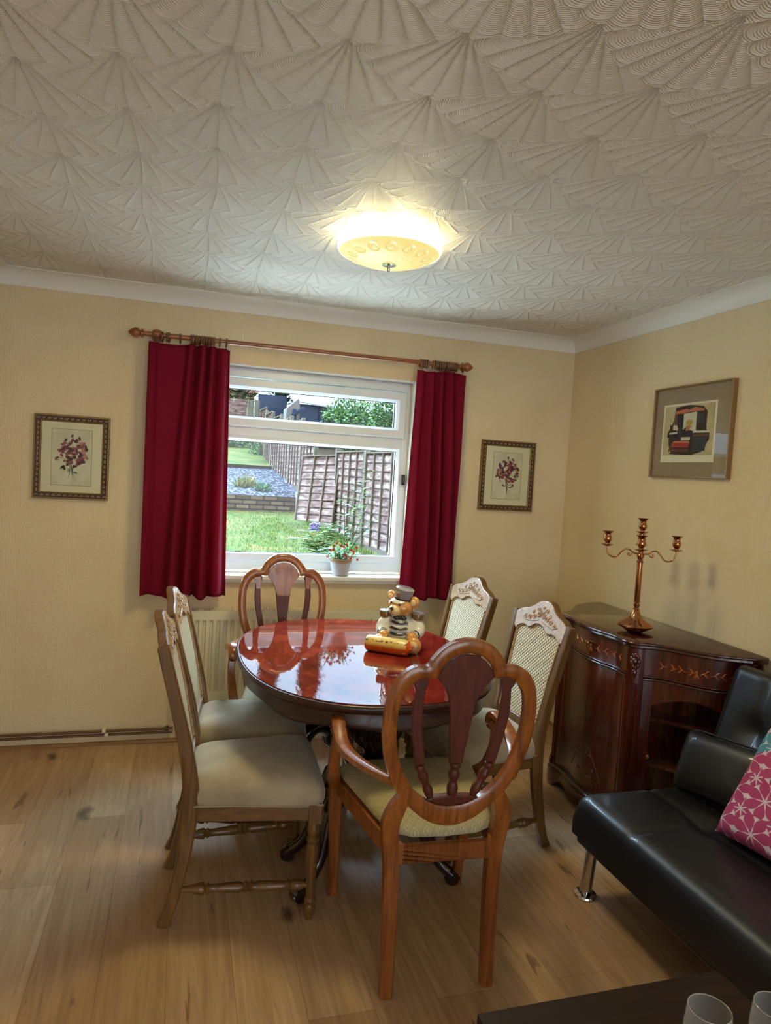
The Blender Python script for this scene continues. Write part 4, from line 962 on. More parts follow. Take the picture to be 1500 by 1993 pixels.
def cab_solid(specs, name, mat, parent, smooth=45, full=True):
    b = MB(); vs = []; n = None
    for off, z in specs:
        o = cab_outline(off); o = [Vector((-.012, o[0].y, 0))]+o+[Vector((-.012, o[-1].y, 0))]; n = len(o); vs += [p+Vector((0, 0, z)) for p in o]
    fs = [(i*n+k, i*n+(k+1) % n, (i+1)*n+(k+1) % n, (i+1)*n+k) for i in range(len(specs)-1) for k in range(n)]
    fs += [tuple(range(n))[::-1], tuple((len(specs)-1)*n+k for k in range(n))]
    b.add(vs, fs); return b.build(name, mat, parent, smooth=smooth)
cab_solid([(-.012, CT-.030), (.004, CT-.028), (.012, CT-.022), (.010, CT-.014), (.016, CT-.010), (.016, CT-.004), (.010, CT)], 'cabinet_top', M['mahog_h'], cab, 60)
# body: hollow shell in the right bay for the glazed door, so built as back part + fronts
cab_solid([(-.04, .075), (-.04, .10)], 'bottom_board', M['mahog'], cab)
cab_solid([(-.045, CT-.045), (-.045, CT-.030)], 'upper_board', M['mahog'], cab)
def strip(name, i0, i1, z0, z1, off0, off1, mat, side=1, parent=cab, sm=45, cl=True):   # piece of the front between outline points
    o0, o1 = cab_outline(off0), cab_outline(off1); c = len(hf)-1
    idx = list(range(c+i0, c+i1+1)) if side < 0 else list(range(c-i1, c-i0+1))     # outline order runs -y.. : index 0 is the last hf point with y negative
    b = MB(); pts = [o1[k] for k in idx]+[o0[k] for k in idx[::-1]]
    b.prism([(p.x, p.y) for p in pts], lambda a, c_, d: Vector((a, c_, d)), z0, z1); return b.build(name, mat, parent, smooth=sm)
def strip2(name, k0, k1, z0, z1, off0, off1, mat, parent=cab, sm=45):
    o0, o1 = cab_outline(off0), cab_outline(off1); idx = list(range(k0, k1+1)); b = MB()
    pts = [o1[k] for k in idx]+[o0[k] for k in idx[::-1]]
    b.prism([(p.x, p.y) for p in pts], lambda a, c_, d: Vector((a, c_, d)), z0, z1); return b.build(name, mat, parent, smooth=sm)
C0 = len(hf)-1                                     # index of the centre of the front; smaller index = nearer the viewer (-y)
ZB, ZD, ZT = .10, .705, CT-.030
# centre: drawer over door
def flow_inlay(parent, k0, k1, zc, off, flip=1):
    o = cab_outline(off); b = MB(); P = [o[k]+Vector((0, 0, zc)) for k in range(k0, k1+1)]; P = smooth_path(P, 4); n = len(P)
    for j, f in enumerate((.12, .22, .32, .42, .5, .58, .68, .78, .88)):
        p = P[int(f*(n-1))]; t = (P[min(n-1, int(f*(n-1))+1)]-P[int(f*(n-1))-1]).normalized(); nn = Vector((t.y, -t.x, 0)); s = 1 if f < .5 else -1
        if abs(f-.5) < .01:
            for a in (-.5, 0, .5):
                q = [p, p+t*.010*a+Vector((0, 0, -.012)), p+t*.022*a+Vector((0, 0, -.024))]; b.tube(q, [.002, .003, .001], 5)
            b.ell(p+Vector((0, 0, .004)), (.004, .006, .006), 8, 5)
        else:
            w_ = .016; z_ = .008*math.sin(j*1.9)
            b.tube([p-t*w_+Vector((0, 0, z_)), p+Vector((0, 0, -z_*.5)), p+t*w_+Vector((0, 0, z_))], [.0006, .0018, .0006], 6)
            b.tube([p, p-t*s*.010+Vector((0, 0, .012)), p-t*s*.018+Vector((0, 0, .017))], [.0016, .0026, .0006], 6); b.tube([p, p-t*s*.010-Vector((0, 0, .010)), p-t*s*.018-Vector((0, 0, .013))], [.0016, .0026, .0006], 6)
    return b.build('inlay', M['inlay'], parent)
dr = strip2('drawer', C0-6, C0+6, ZD+.018, ZT, -.028, -.008, M['mahog'])
flow_inlay(dr, C0-5, C0+5, .775, -.0075)
ob = cab_outline(-.008)
b = MB()
for k in (C0,):
    p = ob[k]; b.lathe([(.006, 0), (.005, .008), (.009, .014), (.011, .02), (.008, .026), (.002, .028)], 14, p+Vector((0, 0, .792)), (-1, 0, 0))
b.build('knob', M['brass'], dr)
door = strip2('door', C0-6, C0+6, ZB, ZD, -.030, -.010, M['mahog'])
fl = cab_outline(-.009)
for k in (C0-5, C0+5):
    p = fl[k]; b = MB(); b.tube([p+Vector((0, 0, .13)), p+Vector((0, 0, .68))], .0025, 6); b.build('door_stringing', M['inlay_dk'], door)
b = MB(); fl = cab_outline(-.0093); P = smooth_path([fl[k] for k in range(C0-4, C0+5)], 4); n = len(P)
for zz, wd in ((.24, .26), ):
    pts = []
    for j in range(21):
        f = j/20; pts.append(P[int((.2+.6*f)*(n-1))]+Vector((0, 0, .17+.15*math.sin(PI*f))))
    b.tube(pts, .002, 6)
rnd = random.Random(4)
for j in range(10):
    f = rnd.uniform(.3, .7); z = rnd.uniform(.16, .28); p = P[int(f*(n-1))]+Vector((0, 0, z)); b.ell(p, (.002, .012, .006), 8, 5)
b.build('inlay', M['inlay_dk'], door)
def moulding(name, k0, k1, z, parent=cab, off=.0, r=.006):
    o = cab_outline(off); b = MB(); pts = smooth_path([o[k]+Vector((0, 0, z)) for k in range(k0, k1+1)], 3)
    b.tube(pts, r, 10); b.tube([p+Vector((0, 0, r*1.9)) for p in pts], r*.6, 8); return b.build(name, M['mahog_h'], parent, smooth=70)
moulding('waist_moulding', C0-6, C0+6, ZD+.006, off=-.004)
# corner pilasters with carved head and fluting
for sgn in (-1, 1):
    ks = (C0+6, C0+9) if sgn > 0 else (C0-9, C0-6)
    pil = strip2('pilaster', ks[0], ks[1], ZB, ZT, -.034, -.002, M['mahog'])
    o = cab_outline(.000); pm = o[C0+sgn*7].lerp(o[C0+sgn*8], .5); dn = Vector((-.75, .66*sgn, 0)).normalized(); tt = Vector((-dn.y, dn.x, 0))
    b = MB()
    for j in (-2, -1, 0, 1, 2): b.tube([pm+tt*.0075*j+Vector((0, 0, .14)), pm+tt*.0075*j+Vector((0, 0, .69))], .0032, 8)
    b.build('fluting', M['mahog'], pil)
    b = MB()
    for j in range(9):
        a = 2*PI*j/9; b.ell(pm+dn*.006+tt*.014*math.cos(a)+Vector((0, 0, .785+.026*math.sin(a))), (.009, .009, .013), 8, 6)
    b.ell(pm+dn*.010+Vector((0, 0, .785)), (.012, .012, .018), 10, 8); b.ell(pm+dn*.004+Vector((0, 0, .735)), (.011, .011, .02), 10, 8)
    b.build('carved_head', M['mahog'], pil, smooth=70); b = MB()
    for j in range(5): b.ell(pm+dn*.006+tt*.012*(j-2)/1.6+Vector((0, 0, .115+.01*math.cos(j-2))), (.008, .008, .014), 8, 6)
    b.build('carved_foot', M['mahog'], pil, smooth=70)
# side bays: frieze, framed glass doors
for sgn in (-1, 1):
    a, c = (C0+9, C0+17) if sgn > 0 else (C0-17, C0-9)
    fz = strip2('frieze', a, c, ZD+.016, ZT, -.030, -.010, M['mahog'])
    flow_inlay(fz, a+1, c-1, .772, -.0095)
    moulding('waist_moulding', a, c, ZD+.004, off=-.006)
    dd = thing('x', 'x', 'x') if False else None
    fr1 = strip2('door', a, a+1 if sgn > 0 else a+1, ZB, ZD, -.030, -.012, M['mahog']) if True else None
    i_lo, i_hi = a, c
    strip2('door_stile', c-1, c, ZB, ZD, -.030, -.012, M['mahog'], parent=fr1)
    # arched head and low rail
    o0, o1 = cab_outline(-.028), cab_outline(-.012); idx = list(range(a+1, c)); b = MB(); vs = []
    for q, k in enumerate(idx):
        f = q/(len(idx)-1); low_ = ZD-.055-.055*abs(2*f-1)**1.6
        vs += [o1[k]+Vector((0, 0, low_)), o1[k]+Vector((0, 0, ZD)), o0[k]+Vector((0, 0, ZD)), o0[k]+Vector((0, 0, low_))]
    fs = [(q*4+j, q*4+(j+1) % 4, (q+1)*4+(j+1) % 4, (q+1)*4+j) for q in range(len(idx)-1) for j in range(4)]
    b.add(vs, fs); b.build('door_rail', M['mahog'], fr1, smooth=40)
    strip2('door_rail', a+1, c-1, ZB, ZB+.06, -.028, -.012, M['mahog'], parent=fr1)
    strip2('door_glass', a+1, c-1, ZB+.05, ZD-.05, -.022, -.020, M['glass'], parent=fr1)
    kx = c-0 if sgn < 0 else a
    p = o1[C0+sgn*10]; b = MB(); b.lathe([(.006, 0), (.005, .006), (.009, .012), (.010, .018), (.004, .022)], 14, p+Vector((0, 0, .38)), (-.6, sgn*.8, 0)); b.build('knob', M['brass'], fr1)
    # return to the wall
    strip2('side_post', (C0+17 if sgn > 0 else 0), (C0+18 if sgn > 0 else 1), ZB, ZT, -.030, -.004, M['mahog'])
b = MB(); b.box((-.02, -.56, ZB), (-.012, .56, ZT)); b.build('back_panel', M['mahog'], cab)
for z in (.32, .52):
    cab_solid([(-.05, z), (-.05, z+.015)], 'shelf', M['mahog'], cab)
b = MB(); b.box((-.40, -.285, .10), (-.02, -.272, ZT)); b.box((-.40, .272, .10), (-.02, .285, ZT)); b.build('partition', M['mahog'], cab)
# plinth with shaped apron and bracket feet
o0, o1 = cab_outline(-.02), cab_outline(.016); n = len(o1); b = MB(); vs = []
for k in range(n):
    kk = abs(k-C0); 
    low_ = {0: .028, 1: .03, 2: .038, 3: .045, 4: .040, 5: .012, 6: 0, 7: 0, 8: 0, 9: 0, 10: .018, 11: .04, 12: .045, 13: .04, 14: .04, 15: .03, 16: .01, 17: 0, 18: 0}[kk]
    vs += [o1[k]+Vector((0, 0, low_)), o1[k]+Vector((0, 0, .085)), cab_outline(.010)[k]+Vector((0, 0, .098)), o1[k]*1+(o0[k]-o1[k])*.5+Vector((0, 0, .104)), o0[k]+Vector((0, 0, .100)), o0[k]+Vector((0, 0, low_))]
fs = [(q*6+j, q*6+(j+1) % 6, (q+1)*6+(j+1) % 6, (q+1)*6+j) for q in range(n-1) for j in range(6)]
fs += [tuple(range(6)), tuple((n-1)*6+j for j in range(6))]
b.add(vs, fs); b.build('plinth', M['mahog_h'], cab, smooth=40)
fl = cab_outline(.0); b = MB()                       # carved drop on the far side
for j in range(7): b.ell(fl[C0+11]+Vector((0, 0, .36+.028*j)), (.006, .008, .010), 8, 5)
b.build('carved_drop', M['mahog'], cab)

# ------------------------------------------------------------------ candelabra
cd = thing('candelabra', 'tall copper five-light candelabra standing empty on the cabinet', 'candelabra', (-.318, -1.200, CT))
b = MB(); b.lathe([(.020, 0), (.028, .002), (.034, .006), (.076, .032), (.078, .037), (.074, .042), (.050, .056), (.030, .070), (.020, .085), (.015, .100), (.012, .106)], 40); b.build('base', M['copper'], cd, smooth=50)
b = MB(); b.lathe([(.012, .104), (.016, .108), (.010, .114), (.013, .124), (.015, .130), (.009, .136), (.017, .142), (.012, .147), (.013, .15), (.0125, .318), (.017, .322), (.011, .328), (.012, .336), (.016, .345), (.016, .352), (.010, .360), (.012, .372), (.008, .40), (.008, .425)], 24); b.build('stem', M['copper'], cd, smooth=40)
cup = [(.006, 0), (.009, .006), (.008, .010), (.016, .020), (.0185, .030), (.016, .040), (.013, .047), (.014, .054), (.024, .064), (.0245, .066), (.012, .066), (.010, .04)]
pan = [(.004, -.004), (.012, -.004), (.026, .002), (.030, .004), (.026, .005), (.012, 0), (.004, .001)]
def cupm(b, x, y, z): b.lathe(cup, 20, (x, y, z)); b.lathe(pan, 24, (x, y, z))
b = MB(); cupm(b, 0, 0, .452); b.tube([(0, 0, .42), (0, 0, .456)], .006, 10); b.build('candle_cup', M['copper'], cd, smooth=50)
for k in range(4):
    a = math.radians(-37+90*k); ca, sa = math.cos(a), math.sin(a)
    P = [(.008, .358), (.030, .360), (.048, .372), (.066, .374), (.082, .360), (.100, .338), (.120, .334), (.138, .346), (.144, .368), (.145, .382)]
    b = MB(); b.tube([Vector((r*ca, r*sa, z)) for r, z in [(v.x, v.y) for v in smooth_path([(r, z, 0) for r, z in P], 4)]], .0034, 8)
    q = [(.034, .361), (.038, .352), (.046, .346), (.054, .350), (.052, .357), (.047, .356)]
    b.tube([Vector((v.x*ca, v.x*sa, v.y)) for v in smooth_path([(r, z, 0) for r, z in q], 3)], .003, 8)
    ar = b.build('arm', M['copper'], cd, smooth=60)
    b = MB(); cupm(b, .145*ca, .145*sa, .384); b.build('candle_cup', M['copper'], ar, smooth=50)

# ------------------------------------------------------------------ teddy bear jar and biscuit packet
glz = lambda n, c, **k: plain(n, c, .12, coat=.8, **k)
BW, BF, BD, BM_, BN, BG, BGR = glz('glazed_white', srgb(214, 214, 206)), glz('glazed_honey', srgb(206, 150, 84), var=.12, vs=60), glz('glazed_navy', srgb(26, 28, 44)), glz('glazed_cream', srgb(226, 200, 150)), glz('glazed_black', srgb(16, 14, 16)), glz('glazed_bronze', srgb(128, 98, 52)), glz('glazed_grey', srgb(150, 152, 154))
bear = thing('cookie_jar', 'glazed teddy bear cookie jar in white bandsman uniform and grey hat', 'cookie jar', (-1.352, -.985, TH+.001), math.radians(-28))
# local: faces -y
b = MB(); b.lathe([(.060, 0), (.075, .01), (.080, .035), (.078, .07), (.070, .10), (.055, .125), (.042, .145), (.03, .15)], 32); b.build('body', BW, bear, smooth=70)
b = MB(); b.ell((-.006, -.010, .180), (.060, .052, .046), 28, 16); b.ell((-.006, -.050, .170), (.030, .026, .026), 20, 12, 1); b.ell((-.006, -.078, .180), (.0095, .007, .008), 12, 8, 2)
for s in (-1, 1): b.ell((-.006+s*.022, -.055, .200), (.0045, .004, .006), 10, 6, 2)
b.tube([(-.006, -.080, .172), (-.006, -.0765, .160)], .0012, 6, 2)
b.tube([(-.018, -.072, .156), (-.006, -.0765, .160-.004), (.006, -.072, .156)], .0012, 6, 2)
head_parts = [b.build('head', [BF, BM_, BN], bear, smooth=70)]
for s in (-1, 1):
    b = MB(); b.ell((-.006+s*.060, .002, .212), (.025, .014, .026), 18, 12); b.ell((-.006+s*.060, -.008, .210), (.015, .007, .016), 14, 8, 1); head_parts.append(b.build('ear', [BF, BM_], bear, smooth=70))
    # leg and foot
    b = MB(); b.tube(smooth_path([(s*.045, -.01, .030), (s*.062, -.05, .032), (s*.072, -.088, .036)], 3), lerp_list([.032, .032, .033], 3, 0), 18)
    b.ell((s*.073, -.094, .036), (.034, .022, .036), 18, 12); b.ell((s*.075, -.112, .038), (.018, .007, .020), 14, 8, 1); b.build('leg', [BF, BM_], bear, smooth=70)
    b = MB(); b.tube(smooth_path([(s*.050, .0, .128), (s*.078, -.010, .105), (s*.084, -.030, .080), (s*.068, -.062, .070)], 4), lerp_list([.022, .024, .023, .021], 4, 0), 16)
    ar = b.build('sleeve', BW, bear, smooth=70)
    b = MB(); b.tube([(s*.0735, -.052, .072), (s*.0700, -.059, .0705)], .0225, 16); b.build('cuff', BD, ar, smooth=60)
    b = MB(); b.ell((s*.060, -.074, .068), (.022, .020, .018), 14, 10)
    for j in range(4): b.ell((s*.060+(j-1.5)*.0085, -.090, .063), (.0058, .011, .008), 8, 6)
    b.build('paw', BF, bear, smooth=70)
    b = MB(); b.lathe([(.020, -.012), (.024, -.012), (.027, .012), (.025, .016), (.0, .016)], 24, (s*.070, -.002, .142), mi=0); 
    b.lathe([(.0, .0162), (.0262, .0162), (.0262, .013), (.028, .013), (.028, .018), (0, .018)], 24, (s*.070, -.002, .142), mi=1)
    for j in range(22):
        a = 2*PI*j/22; b.tube([(s*.070+.0245*math.cos(a), -.002+.0245*math.sin(a), .130), (s*.070+.0275*math.cos(a), -.002+.0275*math.sin(a), .154)], .0018, 5)
    b.build('epaulette', [BG, BGR], bear, smooth=40)
b = MB()
for z, hw in ((.118, .034), (.096, .036), (.074, .036)):
    for s in (-1, 1): pass
    yy = -(.055+.075*0)+(-.028 if z < .09 else (-.020 if z < .11 else -.006))
    b.tube([(-hw, yy+.010, z+.004), (-.012, yy-.0, z), (.012, yy-.0, z), (hw, yy+.010, z+.004)], .0060, 8)
b.build('frogging', BD, bear, smooth=60)
b = MB()
for z, hw in ((.118, .034), (.096, .036), (.074, .036)):
    yy = -.055+(-.028 if z < .09 else (-.020 if z < .11 else -.006))
    for s in (-1, 1): b.ell((s*hw, yy+.006, z+.004), (.005, .004, .006), 8, 6)
b.build('buttons', BG, bear, smooth=60)
b = MB(); b.ell((-.016, -.046, .138), (.016, .010, .010), 12, 8); b.ell((.014, -.046, .138), (.016, .010, .010), 12, 8); b.ell((-.001, -.052, .138), (.006, .006, .007), 8, 6); b.build('bow_tie', BD, bear, smooth=60)
tl = Matrix.Rotation(math.radians(7), 3, 'Y')
ax = tl @ Vector((0, 0, 1))
b = MB(); b.lathe([(.034, 0), (.036, .008), (.040, .048), (.041, .052), (.038, .054), (0, .054)], 32, (-.002, -.008, .212), ax); hat = b.build('hat', BGR, bear, smooth=40); head_parts.append(hat)
b = MB(); b.lathe([(.0365, .002), (.0375, .002), (.0385, .011), (.0375, .011)], 32, (-.002, -.008, .212), ax); b.build('hat_band', BD, hat, smooth=40)
b = MB(); b.ell((-.003, -.040, .210), (.033, .022, .007), 24, 8, rot=Matrix.Rotation(math.radians(22), 3, 'X')); b.build('hat_peak', BW, hat, smooth=60)
b = MB(); b.ell((-.000, -.047, .238), (.010, .004, .014), 14, 8); b.build('hat_badge', BG, hat, smooth=60)

for o in head_parts:                                  # the head is turned towards its right and tipped
    o.matrix_local = Matrix.Translation((-.004, -.004, .16)) @ Matrix.Rotation(math.radians(-24), 4, 'Z') @ Matrix.Rotation(math.radians(5), 4, 'Y') @ Matrix.Translation((.004, .004, -.16))
def pack_mat():
    t = NT('orange_wrapper'); s = t.n('ShaderNodeSeparateXYZ'); t.L(t.coord(), s.inputs[0])
    f = t.math('ADD', t.math('ADD', s.outputs[2], .034), t.math('MULTIPLY', t.noise(30, 2), .012))
    col = t.ramp(t.math('MULTIPLY', f, 14.0), [(.0, srgb(206, 84, 20)), (.52, srgb(214, 92, 22)), (.60, srgb(206, 170, 84)), (1.0, srgb(222, 196, 120))])
    lines = t.math('MULTIPLY', t.math('LESS_THAN', t.math('ABSOLUTE', t.math('SUBTRACT', s.outputs[2], .020)), .0035), t.math('GREATER_THAN', t.noise(75, 3), .53))
    col = t.mix(t.math('MULTIPLY', lines, .85), col, srgb(66, 40, 24))
    t.set(Base_Color=col, Roughness=.28, Coat_Weight=.4, Normal=t.bump(t.noise(38, 3, None, 1.0), .5, .006)); return t.m
pk = thing('biscuit_packet', 'orange and yellow wrapped roll of biscuits lying before the bear', 'biscuit packet', (-1.437, -1.080, TH+.0345), math.radians(-36))
b = MB(); prof = [(.006, -.102), (.030, -.096), (.034, -.088), (.0335, -.03), (.034, .03), (.0335, .075), (.030, .088)]
b.lathe([(r, z) for r, z in prof], 24, (0, 0, 0), (1, 0, 0)); po = b.build('wrapper', pack_mat(), pk, smooth=60)
po.location.z = 0; po.location = (0, 0, 0)
for v in po.data.vertices: v.co.z += 0
b = MB(); b.grid(14, 5, lambda u, v: Vector((.086+.020*v, (u-.5)*(.058+.018*v)+.002*math.sin(u*30), -.012+.016*v+.006*math.sin(u*22)*v))); b.add([], [])
b.lathe([(.030, .086), (.022, .094), (.008, .096), (.002, .100)], 20, (0, 0, 0), (1, 0, 0))
b.build('crimped_end', plain('orange_foil', srgb(220, 84, 18), .25, coat=.4, bump=.5, bs=60), pk, smooth=60, solid=.0008)

# ------------------------------------------------------------------ potted flowers on the sill
pot = thing('potted_flowers', 'grey ribbed pot of small red flowers and green leaves on the window sill', 'plant', (-1.408, .006, .9205))
b = MB(); pr = [(.040, 0), (.044, .002)]
for k in range(16):
    z = .006+.083*k/16; r = .045+.018*z/.09; pr += [(r, z), (r+.0018, z+.0026)]
pr += [(.0655, .094), (.0665, .098), (.061, .098), (.056, .07), (.04, .068)]
b.lathe(pr, 36)
ptm = NT('grey_wicker'); _s = ptm.n('ShaderNodeSeparateXYZ'); ptm.L(ptm.coord(), _s.inputs[0])
ptm.set(Base_Color=ptm.ramp(ptm.math('MULTIPLY', ptm.math('ADD', _s.outputs[2], ptm.math('MULTIPLY', ptm.noise(25, 2), .02)), 9), [(.70, srgb(176, 176, 184)), (.84, srgb(158, 130, 100))]), Roughness=.6)
b.build('pot', ptm.m, pot, smooth=35)
GR = [plain('leaf_green', srgb(70, 128, 48), .5, var=.3), plain('leaf_lime', srgb(150, 180, 50), .5, var=.2), plain('leaf_dusty', srgb(150, 186, 176), .6, var=.2), plain('petal_red', srgb(196, 38, 30), .5, var=.2), plain('petal_orange', srgb(226, 96, 60), .5), plain('bud_cream', srgb(220, 210, 190), .6)]
rnd = random.Random(21)
b = MB()
def leafq(b, p, d, L, w, mi, up=Vector((0, 0, 1))):
    d = d.normalized(); s = d.cross(up); s = s.normalized() if s.length > .01 else Vector((1, 0, 0)); n = s.cross(d)
    b.add([p, p+d*L*.45+s*w+n*.05*L, p+d*L, p+d*L*.45-s*w+n*.05*L], [(0, 1, 2, 3)], mi)
for k in range(90):
    a = rnd.uniform(0, 2*PI); e = rnd.uniform(.2, 1.4); d = Vector((math.cos(a)*math.cos(e), math.sin(a)*math.cos(e)*.6, math.sin(e))); p = Vector((rnd.uniform(-.03, .03), rnd.uniform(-.02, .02), .085))
    L = rnd.uniform(.05, .12); b.tube([p, p+d*L*.6, p+d*L], [.0011, .001, .0006], 4, rnd.choice((0, 0, 2)))
    for j in range(5): q = p+d*L*rnd.uniform(.35, 1.0); leafq(b, q, Vector((rnd.uniform(-1, 1), rnd.uniform(-.8, .6), rnd.uniform(-.3, 1))), rnd.uniform(.012, .03), rnd.uniform(.003, .007), rnd.choice((0, 0, 1, 2, 2)))
for k in range(7):
    a = rnd.uniform(-1, 1); p = Vector((a*.03, 0, .08)); pth = smooth_path([p, p+Vector((a*.02, -.01, .07)), p+Vector((a*.05, -.015, .12))], 3); b.tube(pth, lerp_list([.003, .0035, .0005], 3, 0), 5, 0 if k % 2 else 1)
b.build('foliage', GR[:3]+GR[3:], pot, smooth=0)
b = MB()
for x, y, z in ((-.048, -.02, .172), (-.03, -.015, .185), (-.012, -.03, .172), (.004, -.03, .168), (-.072, -.02, .148), (-.055, -.025, .150), (.050, -.03, .150), (.066, -.02, .140), (.062, -.03, .130), (.010, -.045, .125), (.018, -.045, .112), (.045, -.045, .105), (-.085, -.02, .112), (.082, -.02, .165), (.09, -.02, .095), (.02, -.03, .18)):
    for j in range(7):
        a = 2*PI*j/7; d = Vector((math.cos(a), -.5, math.sin(a))); leafq(b, Vector((x, y, z)), d, .010, .0045, 0 if (j+int(x*1000)) % 3 else 1, Vector((0, 1, 0)))
    b.ell((x, y-.002, z), (.0045, .004, .0045), 6, 4, 0)
for k in range(14): b.ell((rnd.uniform(-.06, .06), rnd.uniform(-.05, -.02), rnd.uniform(.09, .15)), (.005, .005, .005), 6, 4, 2)
b.build('blossom', GR[3:], pot, smooth=60)

# ------------------------------------------------------------------ black leather sofa bed
SX0, SX1, SY0, SY1 = -.862, -.10, -3.50, -1.652       # depth (x) and length (y)
sofa = thing('sofa', 'black faux leather sofa bed on chrome legs by the right wall', 'sofa', (-.53, (SY0+SY1)/2, 0))
ox, oy = -.53, (SY0+SY1)/2
def cushion_block(name, w, l, th, fx, dimples, seams, mat=M['leather'], nu=50, nv=110, parent=sofa, r=.055, amp=.008):
    # w along local u, l along local v, thickness th; fx maps (u, v, h) to space
    b = MB(); vs = []
    U = [(-w/2) + w*i/(nu-1) for i in range(nu)]; V = [(-l/2)+l*j/(nv-1) for j in range(nv)]
    def htop(u, v):
        du = w/2-abs(u); dv = l/2-abs(v); h = 0
        if du < r: h -= r-math.sqrt(max(0, r*r-(r-du)**2))
        if dv < r*.8: h -= r*.8-math.sqrt(max(0, (r*.8)**2-(r*.8-dv)**2))
        for (a, c) in dimples:
            q = ((u-a)**2+(v-c)**2)/(.055**2); h -= .022*math.exp(-q)
        for s in seams:
            (a0, c0), (a1, c1) = s; dx, dy = a1-a0, c1-c0; t = max(0, min(1, ((u-a0)*dx+(v-c0)*dy)/(dx*dx+dy*dy))); q = math.hypot(u-a0-t*dx, v-c0-t*dy)
            h -= amp*math.exp(-(q/.012)**2)
        return h
    top = [[fx(u, v, th+htop(u, v)) for u in U] for v in V]; bot = [[fx(u, v, 0) for u in U] for v in V]
    vs = [p for row in top for p in row]+[p for row in bot for p in row]; o = nu*nv; fs = []
    for j in range(nv-1):
        for i in range(nu-1):
            fs.append((j*nu+i, j*nu+i+1, (j+1)*nu+i+1, (j+1)*nu+i)); fs.append((o+j*nu+i, o+(j+1)*nu+i, o+(j+1)*nu+i+1, o+j*nu+i+1))
    for i in range(nu-1): fs.append((i, o+i, o+i+1, i+1)); k = (nv-1)*nu; fs.append((k+i, k+i+1, o+k+i+1, o+k+i))
    for j in range(nv-1): fs.append((j*nu, (j+1)*nu, o+(j+1)*nu, o+j*nu)); k = nu-1; fs.append((j*nu+k, o+j*nu+k, o+(j+1)*nu+k, (j+1)*nu+k))
    b.add(vs, fs); return b.build(name, mat, parent, smooth=50)
L = SY1-SY0; W_ = .62
uc = SX0+W_/2-ox
seat = cushion_block('seat', W_, L, .155, lambda u, v, h: Vector((uc+u, v, .235+h)), [(.02, L/2-.31-.61*k) for k in range(3)],
    [((-W_/2, L/2-.30-.61*k), (-.10, L/2-.30-.61*k)) for k in range(3)]+[((-.005, -L/2), (-.005, L/2))])
b = MB(); b.box((uc-W_/2+.012, -L/2+.012, .205), (uc+W_/2, L/2-.012, .240)); b.build('base', M['leather'], sofa, bevel=.008)
b = MB(); p = [Vector((uc-W_/2+.004, v, .239)) for v in (-L/2+.01, L/2-.01)]+[Vector((uc+W_/2-.01, L/2-.004, .239))]; b.tube(p, .004, 8); b.build('piping', M['leather_pipe'], seat)
b = MB(); b.box((SX0+.13-ox, -L/2+.10, .12), (-.16-ox, L/2-.10, .206)); b.build('shade_block', M['leather'], sofa, bevel=.005)  # black box added to deepen the shade beneath the seat
ang = math.radians(68); bx, bz = -.215-ox, .355; BL = .51
def fxb(u, v, h): return Vector((bx+ (u+BL/2)*math.cos(ang)*.75 - h*math.sin(ang), v, bz+(u+BL/2)*math.sin(ang)+ -h*math.cos(ang)*-.75*0 + h*.28))
back = cushion_block('backrest', BL, L, .12, fxb, [(.02, L/2-.17-.40*k) for k in range(5)], [((.02, L/2-.17-.40*k), (BL/2, L/2-.17-.40*k)) for k in range(5)]+[((.02, -L/2), (.02, -L/2+.001))], r=.035, amp=.006)
b = MB(); b.tube([fxb(-BL/2+.005, L/2-.004, .105), fxb(0, L/2-.004, .105), fxb(BL/2-.03, L/2-.004, .105), fxb(BL/2-.005, L/2-.03, .09), fxb(BL/2-.004, 0, .088), fxb(BL/2-.005, -L/2+.03, .09)], .004, 8); b.build('piping', M['leather_pipe'], back)
for (x, y) in ((SX0+.06, SY1-.025), (SX0+.10, SY0+.10), (SX0+.52, SY1-.10), (SX0+.52, SY0+.10)):
    b = MB(); dx = .0; tx, ty = (.006, -.018)
    b.tube([(x-ox, y-oy, .012), (x-ox+tx, y-oy+ty, .21)], .0215, 20); b.lathe([(0, 0), (.040, 0), (.042, .004), (.040, .010), (.028, .014), (0, .014)], 28, (x-ox, y-oy, .0))
    b.build('leg', M['chrome'], sofa, smooth=40)

def pillow(name, w, h, th, mats, mi_fn=None, n=26, pipe=None, parent=None, corner=.0):
    b = MB(); vs = []
    def prof(u, v): return th/2*(max(0, 1-abs(u)**4)*max(0, 1-abs(v)**4))**.45
    for sgn in (1, -1):
        for j in range(n):
            for i in range(n):
                u, v = -1+2*i/(n-1), -1+2*j/(n-1); k = 1-.07*(1-abs(u)**2)*(abs(v)**6)-.0; k2 = 1-.07*(1-abs(v)**2)*(abs(u)**6)
                x, z = u*w/2*k2, v*h/2*k
                if corner:
                    cx, cz = abs(x)-(w/2-corner), abs(z)-(h/2-corner)
                    if cx > 0 and cz > 0:
                        m_ = max(cx, cz)/max(1e-6, math.hypot(cx, cz)); x = math.copysign((w/2-corner)+cx*m_, x); z = math.copysign((h/2-corner)+cz*m_, z)
                vs.append(Vector((x, -sgn*prof(u, v), z)))
    o = n*n; fs = []
    for j in range(n-1):
        for i in range(n-1): a = j*n+i; fs.append((a, a+1, a+n+1, a+n)); fs.append((o+a, o+a+n, o+a+n+1, o+a+1))
    b.add(vs, fs); ob = b.build(name, mats, parent, smooth=80, uvfn=lambda c: (c.x, c.z)); return ob
